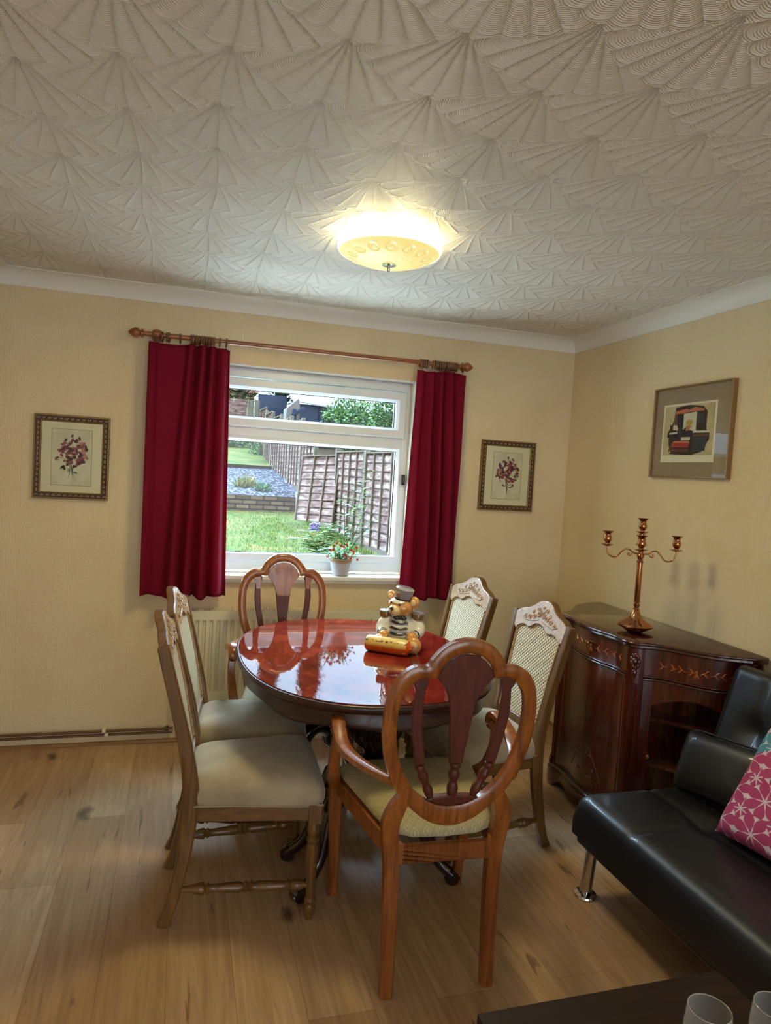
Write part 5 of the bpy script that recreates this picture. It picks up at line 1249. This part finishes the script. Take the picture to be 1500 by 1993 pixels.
# black leather bolster cushion leaning on the back
bc = thing('cushion', 'plain black leather cushion leaning against the sofa back', 'cushion', (-.372, -1.835, .505))
o = pillow('cover', .37, .235, .11, M['leather'], corner=.03, parent=bc)
b = MB(); pts = []
for s in range(40):
    t = 2*PI*s/40; x, z = sup(.185, .1175, 8, s, 40); pts.append(Vector((x, 0, z)))
b.tube(pts, .004, 8, closed=True); b.build('piping', M['leather_pipe'], bc)
bc.rotation_euler = (math.radians(-24), math.radians(-4), math.radians(-80))

def petal_mat():
    t = NT('leaf_print_cotton'); s = t.n('ShaderNodeSeparateXYZ'); t.L(t.coord('UV'), s.inputs[0]); P = .125
    U = t.math('DIVIDE', s.outputs[0], P); V = t.math('DIVIDE', s.outputs[1], P*.866)
    def flower(u, v):
        fu = t.math('SUBTRACT', t.math('FRACT', u), .5); fv = t.math('SUBTRACT', t.math('FRACT', v), .5)
        r = t.math('SQRT', t.math('ADD', t.math('POWER', fu, 2), t.math('POWER', fv, 2))); th = t.math('ARCTAN2', fu, fv)
        c = t.math('ABSOLUTE', t.math('COSINE', t.math('MULTIPLY', th, 3.5)))
        # pointed petal: width sin(pi r/R) in angle
        wd = t.math('SINE', t.math('MULTIPLY', t.math('MINIMUM', t.math('DIVIDE', r, .56), 1.0), PI))
        a = t.math('ABSOLUTE', t.math('SUBTRACT', t.math('FRACT', t.math('MULTIPLY', th, 7/(2*PI))), .5))
        return t.math('LESS_THAN', t.math('DIVIDE', a, .49), t.math('SUBTRACT', t.math('MULTIPLY', t.math('POWER', wd, .55), 1.08), t.math('MULTIPLY', .035, t.math('DIVIDE', 1.0, t.math('ADD', r, .06))))), r
    m1, r1 = flower(U, V)
    m2, r2 = flower(t.math('ADD', U, .5), t.math('ADD', V, .5)); m1 = t.math('MAXIMUM', m1, t.math('MULTIPLY', m2, t.math('GREATER_THAN', r1, .50)))
    col = t.mix(t.noise(9, 2, t.coord('UV')), srgb(150, 44, 88), srgb(186, 66, 112))
    teal = t.math('GREATER_THAN', t.math('ADD', s.outputs[1], t.math('MULTIPLY', s.outputs[0], -.55)), .17)
    col = t.mix(teal, col, srgb(72, 142, 158))
    col = t.mix(m1, srgb(206, 188, 196), col)
    t.set(Base_Color=col, Roughness=.85, Normal=t.bump(t.noise(300, 2), .15, .001)); return t.m
pc_ = thing('cushion', 'pink petal patterned cushion with a teal edge at the right of the sofa', 'cushion', (-.425, -2.215, .572))
pillow('cover', .42, .42, .15, petal_mat(), parent=pc_)
pc_.rotation_euler = (math.radians(-32), math.radians(2), math.radians(-84))

# ------------------------------------------------------------------ coffee table and glasses
CZ = .42
ct = thing('coffee_table', 'dark brown rectangular coffee table at the bottom right corner', 'table', (-1.369, -3.05, 0))
b = MB(); b.box((-.302, -.466, CZ-.035), (.302, .466, CZ)); b.build('table_top', M['coffee'], ct, bevel=.003)
b = MB(); b.box((-.27, -.43, CZ-.095), (.27, .43, CZ-.035)); b.build('apron', M['coffee'], ct)
for sx in (-1, 1):
    for sy in (-1, 1):
        b = MB(); b.box((sx*.265-.028, sy*.425-.028, 0), (sx*.265+.028, sy*.425+.028, CZ-.035)); b.build('leg', M['coffee'], ct, bevel=.003)
def tumbler(x, y, lab):
    t = thing('wine_glass', lab, 'glass', (x, y, CZ+.0005), 0, 'wine glasses on the coffee table')
    b = MB(); b.lathe([(.004, .070), (.020, .078), (.036, .098), (.041, .120), (.0405, .150), (.0365, .185), (.0352, .185), (.0390, .150), (.0395, .120), (.035, .100), (.019, .081), (.0, .076)], 48, close=False); b.build('bowl', M['drinkglass'], t, smooth=60)
    b = MB(); b.lathe([(.033, 0), (.034, .001), (.010, .005), (.0045, .012), (.0035, .03), (.004, .072)], 32); b.build('stem', M['drinkglass'], t, smooth=60)
    b = MB(); b.tube([(.0358*math.cos(2*PI*k/40), .0358*math.sin(2*PI*k/40), .185) for k in range(40)], .0009, 6, closed=True); b.build('rim', plain('glass_rim', srgb(190, 186, 176), .1) if 'rimm_' not in M else M['rimm_'], t)
    return t
M['rimm_'] = plain('bright_glass_rim', srgb(186, 182, 170), .1, Alpha=.6)
g1 = tumbler(-1.366, -2.872, 'empty stemmed wine glass on the coffee table, the one wholly in frame')
g2 = tumbler(-1.240, -2.893, 'empty stemmed wine glass cut off by the right edge of the photo')

GARDEN_DONE = set(m_.name for m_ in bpy.data.materials)
def ext(r, g, b): return tuple(c*.33 for c in srgb(r, g, b)[:3])+(1,)      # matt outdoor colours, darkened evenly to offset the brightened sky
# ------------------------------------------------------------------ garden behind the house
def noise_ramp(name, stops, sc, rough=.9, bump=0, dist=0, det=6):
    t = NT(name); f = t.noise(sc, det, None, dist, .65); t.set(Base_Color=t.ramp(f, stops), Roughness=rough)
    if bump: t.set(Normal=t.bump(f, bump, .05))
    return t.m
G_GRASS = noise_ramp('lawn_grass', [(.3, ext(46, 70, 18)), (.5, ext(76, 92, 34)), (.68, ext(118, 104, 62))], 1.6, det=10)
G_GRAVEL = noise_ramp('slate_chippings', [(.42, ext(16, 18, 28)), (.52, ext(64, 66, 86)), (.62, ext(150, 152, 170))], 11, bump=.9)
G_SOIL = noise_ramp('garden_soil', [(.3, ext(60, 52, 42)), (.7, ext(96, 84, 66))], 8)
t = NT('weathered_lap_shaded_boards'); f = t.noise(1.0, 5, t.map((3, 3, 11)), 1.0, .65); _s = t.n('ShaderNodeSeparateXYZ'); t.L(t.coord(), _s.inputs[0]); _g = t.math('FRACT', t.math('DIVIDE', _s.outputs[2], .1564))
t.set(Base_Color=t.mix(t.math('MULTIPLY', t.math('LESS_THAN', _g, .13), .55), t.ramp(f, [(.32, ext(102, 74, 70)), (.5, ext(160, 134, 128)), (.68, ext(206, 194, 186))]), ext(60, 44, 42)), Roughness=.9); G_BOARD = t.m  # dark band at each lap is painted shadow over the weathered grain
t = NT('weathered_timber'); f = t.noise(1.0, 5, t.map((14, 14, 2)), 1.0, .6); t.set(Base_Color=t.ramp(f, [(.3, ext(112, 112, 100)), (.7, ext(156, 158, 142))]), Roughness=.9); G_POST = t.m
G_BATTEN = plain('dark_batten', ext(138, 120, 106), .9, var=.2)
t = NT('old_brickwork'); br = t.n('ShaderNodeTexBrick'); br.inputs['Scale'].default_value = 1; br.inputs['Brick Width'].default_value = .24; br.inputs['Row Height'].default_value = .085; br.inputs['Mortar Size'].default_value = .012
br.inputs['Color1'].default_value = ext(104, 84, 66); br.inputs['Color2'].default_value = ext(164, 144, 118); br.inputs['Mortar'].default_value = ext(50, 46, 42)
br.inputs['Brick Width'].default_value = .34; br.inputs['Row Height'].default_value = .115; br.inputs['Mortar Size'].default_value = .02
t.L(t.map(rot=(PI/2, 0, 0)), br.inputs['Vector']); t.set(Base_Color=br.outputs['Color'], Roughness=.95); G_BRICK = t.m

def ground_z(y):
    pts = [(.3, -.18), (5, -.08), (9, .10), (11, .22), (13.5, .42), (13.7, .78), (19, 1.46), (19.2, 1.5), (27, 2.7), (40, 4.3), (90, 8)]
    for (a, za), (c, zc) in zip(pts, pts[1:]):
        if a <= y <= c: return za+(zc-za)*(y-a)/(c-a)
    return pts[-1][1]
def fence_x(y): 
    pts = [(2, 1.75), (7.2, 1.27), (9, 1.08), (10.8, .905), (12.6, .745), (14.4, .705), (16.2, .67), (18, .615), (19.8, .568), (21.6, .555), (30, .45)]
    for (a, za), (c, zc) in zip(pts, pts[1:]):
        if a <= y <= c: return za+(zc-za)*(y-a)/(c-a)
    return .45
def ground(name, ya, yb, mat, xa=-14, xr=None, n=24, zoff=0):
    b = MB()
    def fn(u, v):
        y = ya+(yb-ya)*v; x1 = fence_x(y) if xr is None else xr; x = xa+(x1-xa)*u
        return Vector((x, y, ground_z(min(max(y, ya+.001), yb-.001))+zoff+.03*noise.noise(Vector((x*.7, y*.7, 0)))))
    b.grid(40, n, fn); return struct(b.build(name, mat, smooth=60))
b = MB(); b.box((-6, .28, -.24), (1.6, 5.2, -.12)); struct(b.build('bounce_slab', plain('bounce_white', srgb(232, 230, 222), .9), smooth=0))  # unseen pale slab, added to bounce skylight in through the window
ground('lawn', .32, 13.5, G_GRASS); ground('gravel_bed', 13.62, 19.0, G_GRAVEL); ground('upper_lawn', 19.1, 40, G_GRASS, xr=None)
b = MB(); b.grid(20, 60, lambda u, v: Vector((fence_x(.3+60*v)+.02+40*u, .3+60*v, ground_z(.3+60*v)-.05))); struct(b.build('neighbour_ground', G_SOIL, smooth=60))
b = MB(); b.grid(10, 10, lambda u, v: Vector((-40+80*u, 40+50*v, ground_z(40+50*v)-.05))); struct(b.build('hillside', G_GRASS, smooth=60))
o = MB(); o.box((-14, 13.45, .30), (fence_x(13.5)-.12, 13.66, .80)); o = o.build('retaining_wall', G_BRICK, bevel=.01); tag(o, 'low brown brick retaining wall holding up the slate bed', 'wall')
o = MB(); o.box((-14, 18.95, 1.38), (fence_x(19)-.1, 19.12, 1.56)); o = o.build('timber_edging', plain('edging', ext(74, 70, 62), .9), smooth=0); tag(o, 'long dark timber edging between slate bed and upper lawn', 'edging')
rnd = random.Random(5); b = MB()
for k in range(9000):
    y = 5.4+rnd.random()**.8*7.9; x = rnd.uniform(-3.2, fence_x(y)-.12); z = ground_z(y)+.03*noise.noise(Vector((x*.7, y*.7, 0))); h = rnd.uniform(.02, .055)*(1+2*(x > fence_x(y)-.4)); a = rnd.uniform(0, PI); dx, dy = .006*math.cos(a), .006*math.sin(a)
    b.add([(x-dx, y-dy, z), (x+dx, y+dy, z), (x+rnd.uniform(-.02, .02), y, z+h)], [(0, 1, 2)], rnd.randint(0, 2))
o = b.build('grass_blades', [plain('blade_green', ext(84, 116, 40), .8), plain('blade_light', ext(136, 156, 74), .8), plain('blade_dry', ext(184, 176, 112), .8)], smooth=0); tag(o, 'short green grass blades covering the near lawn', 'grass', kind='stuff')

# fence: posts and waney-lap panels
ORD = ['first', 'second', 'third', 'fourth', 'fifth', 'sixth', 'seventh', 'eighth', 'ninth', 'tenth', 'eleventh', 'twelfth', 'thirteenth', 'fourteenth', 'fifteenth', 'sixteenth', 'seventeenth']
posts = [5.4, 7.2, 9, 10.8, 12.6, 14.4, 16.2, 18, 19.8, 21.6, 23.4]
tops = {5.4: 1.95, 7.2: 1.95, 9: 1.95, 10.8: 2.09, 12.6: 2.63, 14.4: 2.87, 16.2: 3.04, 18: 3.21, 19.8: 3.41, 21.6: 3.57, 23.4: 3.75}
post_lab = {9: 'grey timber fence post just right of the leaning panel', 10.8: 'grey timber fence post at the right edge of the leaning panel', 12.6: 'tall grey fence post at the left edge of the leaning panel'}
def slat_panel(t, W, Hh, nslat=11, nb=4):
    b = MB()
    for k in range(nslat):
        z = Hh*k/nslat; hh = Hh/nslat*1.25; b.box((0, -.008, z), (W, .008, z+hh), rot=Matrix.Rotation(math.radians(7), 3, 'X'))
    b.build('boards', G_BOARD, t, smooth=0)
    for k in range(nb+1):
        x = W*k/nb; b = MB(); b.box((x-.015, .014, 0), (x+.015, .050, Hh+.03)); b.build('batten', G_BATTEN, t, smooth=0)
    b = MB(); b.box((-.01, -.02, Hh+.02), (W+.01, .05, Hh+.05)); b.build('capping', G_BATTEN, t, smooth=0)
for i, y in enumerate(posts):
    x = fence_x(y); z0 = ground_z(y)-.1; b = MB(); b.box((x-.05, y-.05, z0), (x+.05, y+.05, tops[y])); o = b.build('fence_post', G_POST, bevel=.01)
    tag(o, post_lab.get(y, ORD[i]+' grey timber fence post counted away from the house'), 'fence post', 'garden fence posts')
for i in range(len(posts)-1):
    ya, yb = posts[i], posts[i+1]; A = Vector((fence_x(ya), ya, 0)); B = Vector((fence_x(yb), yb, 0)); d = B-A; ln = d.length; ang_ = math.atan2(d.y, d.x)
    zt = min(tops[ya], tops[yb]) - .08; zb = ground_z(ya)+.08; step = zt-1.72
    if ya == 10.8: continue
    t = thing('lap_fence', ORD[i]+' brown waney-lap fence panel counted away from the house', 'fence panel', (A.x+d.x/ln*.05, A.y+d.y/ln*.05, max(zb, step)), ang_, 'garden fence panels')
    slat_panel(t, ln-.1, 1.72 if step > zb-.4 else 1.72, nb=4)
# the broken panel, leaning out of line between two posts
t = thing('lap_fence', 'brown fence panel broken loose and leaning between its posts', 'fence panel')
Pb0, Pb1, Pt0, Pt1 = at(603, 1018, 10.9), at(648, 1019, 10.6), at(618, 886, 11.6), at(652, 868, 10.75)
W2 = 1.15; t.location = Pb1+Vector((0, 0, 0)); 
ex = (Pb0-Pb1).normalized(); ex = Vector((-.42, .85, .0)).normalized(); ez = (Pt1-Pb1).normalized(); ez = (ez*1.0+Vector((.10, 0, 0))).normalized(); ey = ez.cross(ex).normalized(); ex = ey.cross(ez).normalized()
t.matrix_world = Matrix(((ex.x, ey.x, ez.x, Pb1.x), (ex.y, ey.y, ez.y, Pb1.y), (ex.z, ey.z, ez.z, Pb1.z), (0, 0, 0, 1)))
slat_panel(t, 1.35, 1.45, 9, 3)
b = MB(); b.box((fence_x(13.6)-.26, 13.38, .3), (fence_x(13.6)-.06, 13.56, .92)); o = b.build('gate_pier', plain('pale_render', ext(176, 184, 196), .9), bevel=.01); tag(o, 'short pale concrete stub at the right end of the brick wall', 'post')

for m_ in bpy.data.materials:
    if m_.name in GARDEN_DONE: continue
    if m_.use_nodes and 'Principled BSDF' in m_.node_tree.nodes: m_.node_tree.nodes['Principled BSDF'].inputs['Specular IOR Level'].default_value = .04
# foliage
def foliage(name, c, r, n, ls, cols, label, cat='bush', seed=1, stem=True, group=None, up=.3):
    rnd = random.Random(seed); base = Vector((c[0], c[1], ground_z(c[1])-.05)); t = thing(name, label, cat, base, 0, group); C = Vector(c)-base
    b = MB()
    for k in range(n):
        while True:
            p = Vector((rnd.uniform(-1, 1), rnd.uniform(-1, 1), rnd.uniform(-1, 1)))
            if .25 < p.length < 1: break
        lump = 1+.28*noise.noise(Vector(p*2.2)+Vector((seed, 0, 0))); q = C+Vector((p.x*r[0], p.y*r[1], p.z*r[2]))*lump
        d = (p+Vector((rnd.uniform(-1, 1), rnd.uniform(-1, 1), rnd.uniform(-.8, .8)+up))); leafq(b, q, d, ls*rnd.uniform(.7, 1.3), ls*.22, rnd.randrange(len(cols)), Vector((rnd.uniform(-1, 1), rnd.uniform(-1, 1), 1)))
    b.build('foliage', cols, t, smooth=0)
    if stem:
        b = MB()
        for k in range(4): b.tube([(rnd.uniform(-.05, .05), rnd.uniform(-.05, .05), 0), C*.6+Vector((rnd.uniform(-.3, .3)*r[0], rnd.uniform(-.2, .2)*r[1], 0)), C+Vector((rnd.uniform(-.7, .7)*r[0], rnd.uniform(-.7, .7)*r[1], rnd.uniform(-.3, .5)*r[2]))], [.03*r[2], .02*r[2], .006*r[2]], 6)
        b.build('stem', G_BATTEN, t)
    return t
GL = [plain('g_mid', ext(86, 132, 68), .8), plain('g_light', ext(150, 186, 108), .8), plain('g_dusty', ext(136, 176, 150), .8), plain('g_dark', ext(46, 84, 52), .8), plain('g_straw', ext(186, 172, 126), .8)]
p = at(690, 815, 24); foliage('bush', p, (1.35, 1.0, .75), 2600, .17, [GL[0], GL[2], GL[1]], 'dusty green bush below the pale shed roof', seed=2)
p = at(762, 812, 20.5); foliage('bush', p, (.8, .6, .8), 1800, .16, [GL[1], GL[2], GL[0]], 'bright green bush at the right of the upper pane', seed=3)
p = at(462, 868, 24.5); foliage('bush', p+Vector((-.2, 0, .15)), (1.0, .6, .65), 1800, .14, [GL[0], GL[3], GL[2]], 'dark green bush at the top left of the lower pane', seed=4)
p = at(500, 885, 22.5); foliage('bush', p, (.30, .4, .55), 700, .11, [GL[1], GL[0], GL[2]], 'loose light green shrub beside the far fence', seed=5)
p = at(478, 952, 15.2); foliage('shrub', p, (.36, .3, .30), 900, .10, [GL[4], GL[4], GL[1]], 'straw coloured shrub on the slate bed', 'shrub', seed=6, up=1.2)
p = at(512, 958, 14.6); foliage('shrub', p, (.22, .2, .20), 500, .09, [GL[2], GL[2], GL[0]], 'small grey green shrub on the slate bed', 'shrub', seed=7, up=1.2)
p = at(447, 965, 14.9); foliage('shrub', p, (.2, .2, .18), 400, .09, [GL[2], GL[0]], 'blue green tuft at the left end of the slate bed', 'shrub', seed=8, up=1.2)
p = at(690, 862, 13.5); foliage('bush', p+Vector((.35, 0, .0)), (.7, .5, .32), 900, .13, [GL[0], GL[1], GL[3]], 'green bush showing over the broken fence top', seed=9)
p = at(760, 872, 13.5); foliage('bush', p+Vector((.5, 0, .05)), (.8, .5, .3), 700, .13, [GL[1], GL[0], GL[2]], 'pale green bush over the near fence top', seed=10)
def leggy(name, bx_, by_, stems, label, seed, ls=.16, flower=None):
    rnd = random.Random(seed); t = thing(name, label, 'plant', (bx_, by_, ground_z(by_)-.02)); b = MB(); b2 = MB()
    for (dx, dz) in stems:
        pth = smooth_path([(0, 0, 0), (dx*.4, rnd.uniform(-.1, .1), dz*.5), (dx, rnd.uniform(-.2, .2), dz)], 6); b.tube(pth, lerp_list([.008, .006, .003], 6, 0), 6)
        for q in pth[3:]:
            for s in (-1, 1): leafq(b2, Vector(q), Vector((s, rnd.uniform(-.8, .8), rnd.uniform(-.4, .4))), ls*rnd.uniform(.8, 1.3), ls*.26, rnd.randrange(3))
    b.build('stem', GL[0], t); b2.build('foliage', [GL[1], GL[0], GL[2]], t, smooth=0)
    if flower:
        b = MB(); c = Vector(flower)
        for k in range(60): q = c+Vector((rnd.uniform(-.09, .09), rnd.uniform(-.06, .06), rnd.uniform(-.06, .06))); b.ell(q, (.018, .018, .018), 5, 3)
        b.build('flower_head', plain('lilac_petals', ext(150, 136, 190), .8), t)
    return t
leggy('climbing_plant', .42, 7.6, [(.28, 1.55), (.1, 1.35), (-.1, 1.1), (.45, 1.2), (.2, .9), (-.2, .6), (.5, .7)], 'tall leggy green plant before the near fence panels', 31)
leggy('flowering_plant', .02, 7.8, [(-.25, .45), (.1, .5), (-.1, .35), (.3, .4), (.2, .55), (-.35, .3)], 'low leafy plant with a lilac flower head by the lawn', 32, .2, (-.12, 0, .52))
leggy('leafy_plant', -.05, 6.6, [(-.2, .3), (.1, .35), (-.35, .22), (.3, .3)], 'broad leafed plant at the lower right corner of the lawn', 33, .22)

# sheds, far fences and house
NAVY = NT('dark_shiplap'); _s = NAVY.n('ShaderNodeSeparateXYZ'); NAVY.L(NAVY.coord(), _s.inputs[0]); _w = NAVY.math('FRACT', NAVY.math('DIVIDE', _s.outputs[2], .14)); NAVY.set(Base_Color=NAVY.ramp(_w, [(.0, ext(44, 54, 74)), (.12, ext(72, 88, 118)), (1, ext(82, 98, 128))]), Roughness=.85); NAVY = NAVY.m
BLUEW = plain('blue_grey_panel', ext(104, 118, 150), .85, var=.1)
t = thing('garden_shed', 'blue grey garden shed with a pale sheet roof beyond the fence', 'shed', (0, 0, 0))
a = at(578, 832, 26); c = at(700, 838, 27.5); zt = at(585, 786, 26).z; t.location = (a.x, a.y, a.z-.8); hh = zt-(a.z-.8); wx = 4.6
b = MB(); b.box((0, 0, 0), (wx, 2.4, hh)); b.build('wall', BLUEW, t, smooth=0)
b = MB()
for k in range(1, 5): b.box((wx*k/5-.03, -.03, 0), (wx*k/5+.03, 0, hh)); 
b.build('cover_strip', NAVY, t, smooth=0)
b = MB(); b.add([(-.25, -.25, hh+.10), (wx+.3, -.25, hh-.28), (wx+.3, 2.6, hh+.75), (-.25, 2.6, hh+1.1), (-.25, -.25, hh+.04), (wx+.3, -.25, hh-.36), (wx+.3, 2.6, hh+.68), (-.25, 2.6, hh+1.03)], [(0, 1, 2, 3), (4, 7, 6, 5), (0, 4, 5, 1), (1, 5, 6, 2), (2, 6, 7, 3), (3, 7, 4, 0)]); b.build('roof', plain('pale_felt', ext(196, 206, 216), .8, var=.06), t, smooth=0)
t2 = thing('garden_shed', 'small gabled shed with a window, left of the pale roofed shed', 'shed', (0, 0, 0))
a = at(556, 830, 24.8); a2 = at(578, 830, 24.8); zt = at(560, 790, 24.8).z; t2.location = (a.x, a.y, a.z-.8); hh = zt-(a.z-.8); wx = a2.x-a.x+.08
b = MB(); b.add([(0, 0, 0), (wx, 0, 0), (wx, 0, hh), (wx*.9, 0, hh+.35), (0, 0, hh-.1), (0, .9, 0), (wx, .9, 0), (wx, .9, hh), (wx*.9, .9, hh+.35), (0, .9, hh-.1)], [(0, 1, 2, 3, 4), (9, 8, 7, 6, 5), (0, 5, 6, 1), (1, 6, 7, 2), (2, 7, 8, 3), (3, 8, 9, 4), (4, 9, 5, 0)]); b.build('wall', plain('grey_clad', ext(150, 150, 150), .85, var=.12, vs=20), t2, smooth=0)
b = MB(); b.box((wx*.45, -.03, hh-.75), (wx*.75, 0, hh-.1)); b.build('window', NAVY, t2, smooth=0)
b = MB(); b.box((-.1, -.08, hh-.14), (wx*.92, .05, hh-.04), rot=Matrix.Rotation(-.62, 3, 'Y'), piv=(wx*.9, 0, hh+.3)); b.build('bargeboard', NAVY, t2, smooth=0)
a = at(500, 830, 28); c = at(556, 830, 28); zt = at(520, 768, 28).z
b = MB(); b.box((a.x, 28, a.z-1), (c.x, 28.12, zt)); o = b.build('dark_fence', NAVY, smooth=0); tag(o, 'dark blue grey boarded fence left of the sheds', 'fence')
a = at(440, 830, 26); c = at(478, 830, 26); zt = at(460, 776, 26).z
b = MB(); b.box((a.x-3, 26, a.z-1), (c.x, 26.1, zt)); o = b.build('brown_fence', G_BOARD, smooth=0); tag(o, 'brown boarded fence seen at the left of the upper pane', 'fence')
for px_, w_, nm in ((486, 12, 'pale timber post at the top of the garden, left of three'), (498, 9, 'pale timber post at the top of the garden, right of the tallest')):
    a = at(px_-w_/2, 830, 25.4); c = at(px_+w_/2, 830, 25.4); zt = at(px_, 779, 25.4).z; b = MB(); b.box((a.x, 25.3, a.z-1), (c.x, 25.5, zt)); o = b.build('timber_post', G_POST); tag(o, nm, 'post')
hs = thing('house', 'pale rendered house with terracotta roof on the hill', 'house', (-2.5, 48, ground_z(48)))
zt = at(480, 764, 48).z-ground_z(48)
b = MB(); b.box((-6, 0, 0), (5, 7, zt)); b.build('wall', plain('peach_render', ext(222, 196, 164), .9), hs, smooth=0)
b = MB(); b.add([(-6.3, -.3, zt), (5.3, -.3, zt), (5.3, 7.3, zt), (-6.3, 7.3, zt), (-6.3, 3.5, zt+2.6), (5.3, 3.5, zt+2.6)], [(0, 1, 5, 4), (2, 3, 4, 5), (0, 4, 3), (1, 2, 5), (0, 3, 2, 1)]); b.build('roof', plain('terracotta', ext(186, 120, 90), .9), hs, smooth=0)
# tall trees above the sheds (seen mirrored in the table top)
def conifer(x, y, top, rad, label, seed, n=2600, cols=None):
    rnd = random.Random(seed); z0 = ground_z(y)-.1; t = thing('conifer', label, 'tree', (x, y, z0)); hgt = top-z0; b = MB()
    for k in range(n):
        f = rnd.random()**.8; z = hgt*(.12+.88*f); rr = rad*(1-f)**.7*math.sqrt(rnd.random())*(1+.3*math.sin(z*3+rnd.random())); a = rnd.uniform(0, 2*PI)
        leafq(b, Vector((rr*math.cos(a), rr*math.sin(a), z)), Vector((math.cos(a), math.sin(a), rnd.uniform(-.3, .8))), rnd.uniform(.3, .7), .12, rnd.randrange(2))
    b.build('foliage', cols or [GL[3], GL[0]], t, smooth=0)
    b = MB(); b.tube([(0, 0, 0), (0, 0, hgt*.95)], [.25, .04], 8); b.build('trunk', G_BATTEN, t)
conifer(.6, 36, 12.6, .9, 'tall conifer beyond the sheds mirrored at the left of the table', 41)
conifer(3.35, 38.5, 13.9, .9, 'middle tall conifer beyond the sheds, mirrored in the table', 42)
conifer(5.4, 36, 13.8, 1.1, 'right tall conifer beyond the sheds, mirrored in the table', 43)
conifer(13.5, 34, 15.0, 3.2, 'broad dark conifer beyond the neighbouring garden', 44, 5000)
for m_ in bpy.data.materials:
    if m_.name not in GARDEN_DONE and m_.use_nodes and 'Principled BSDF' in m_.node_tree.nodes: m_.node_tree.nodes['Principled BSDF'].inputs['Specular IOR Level'].default_value = .04
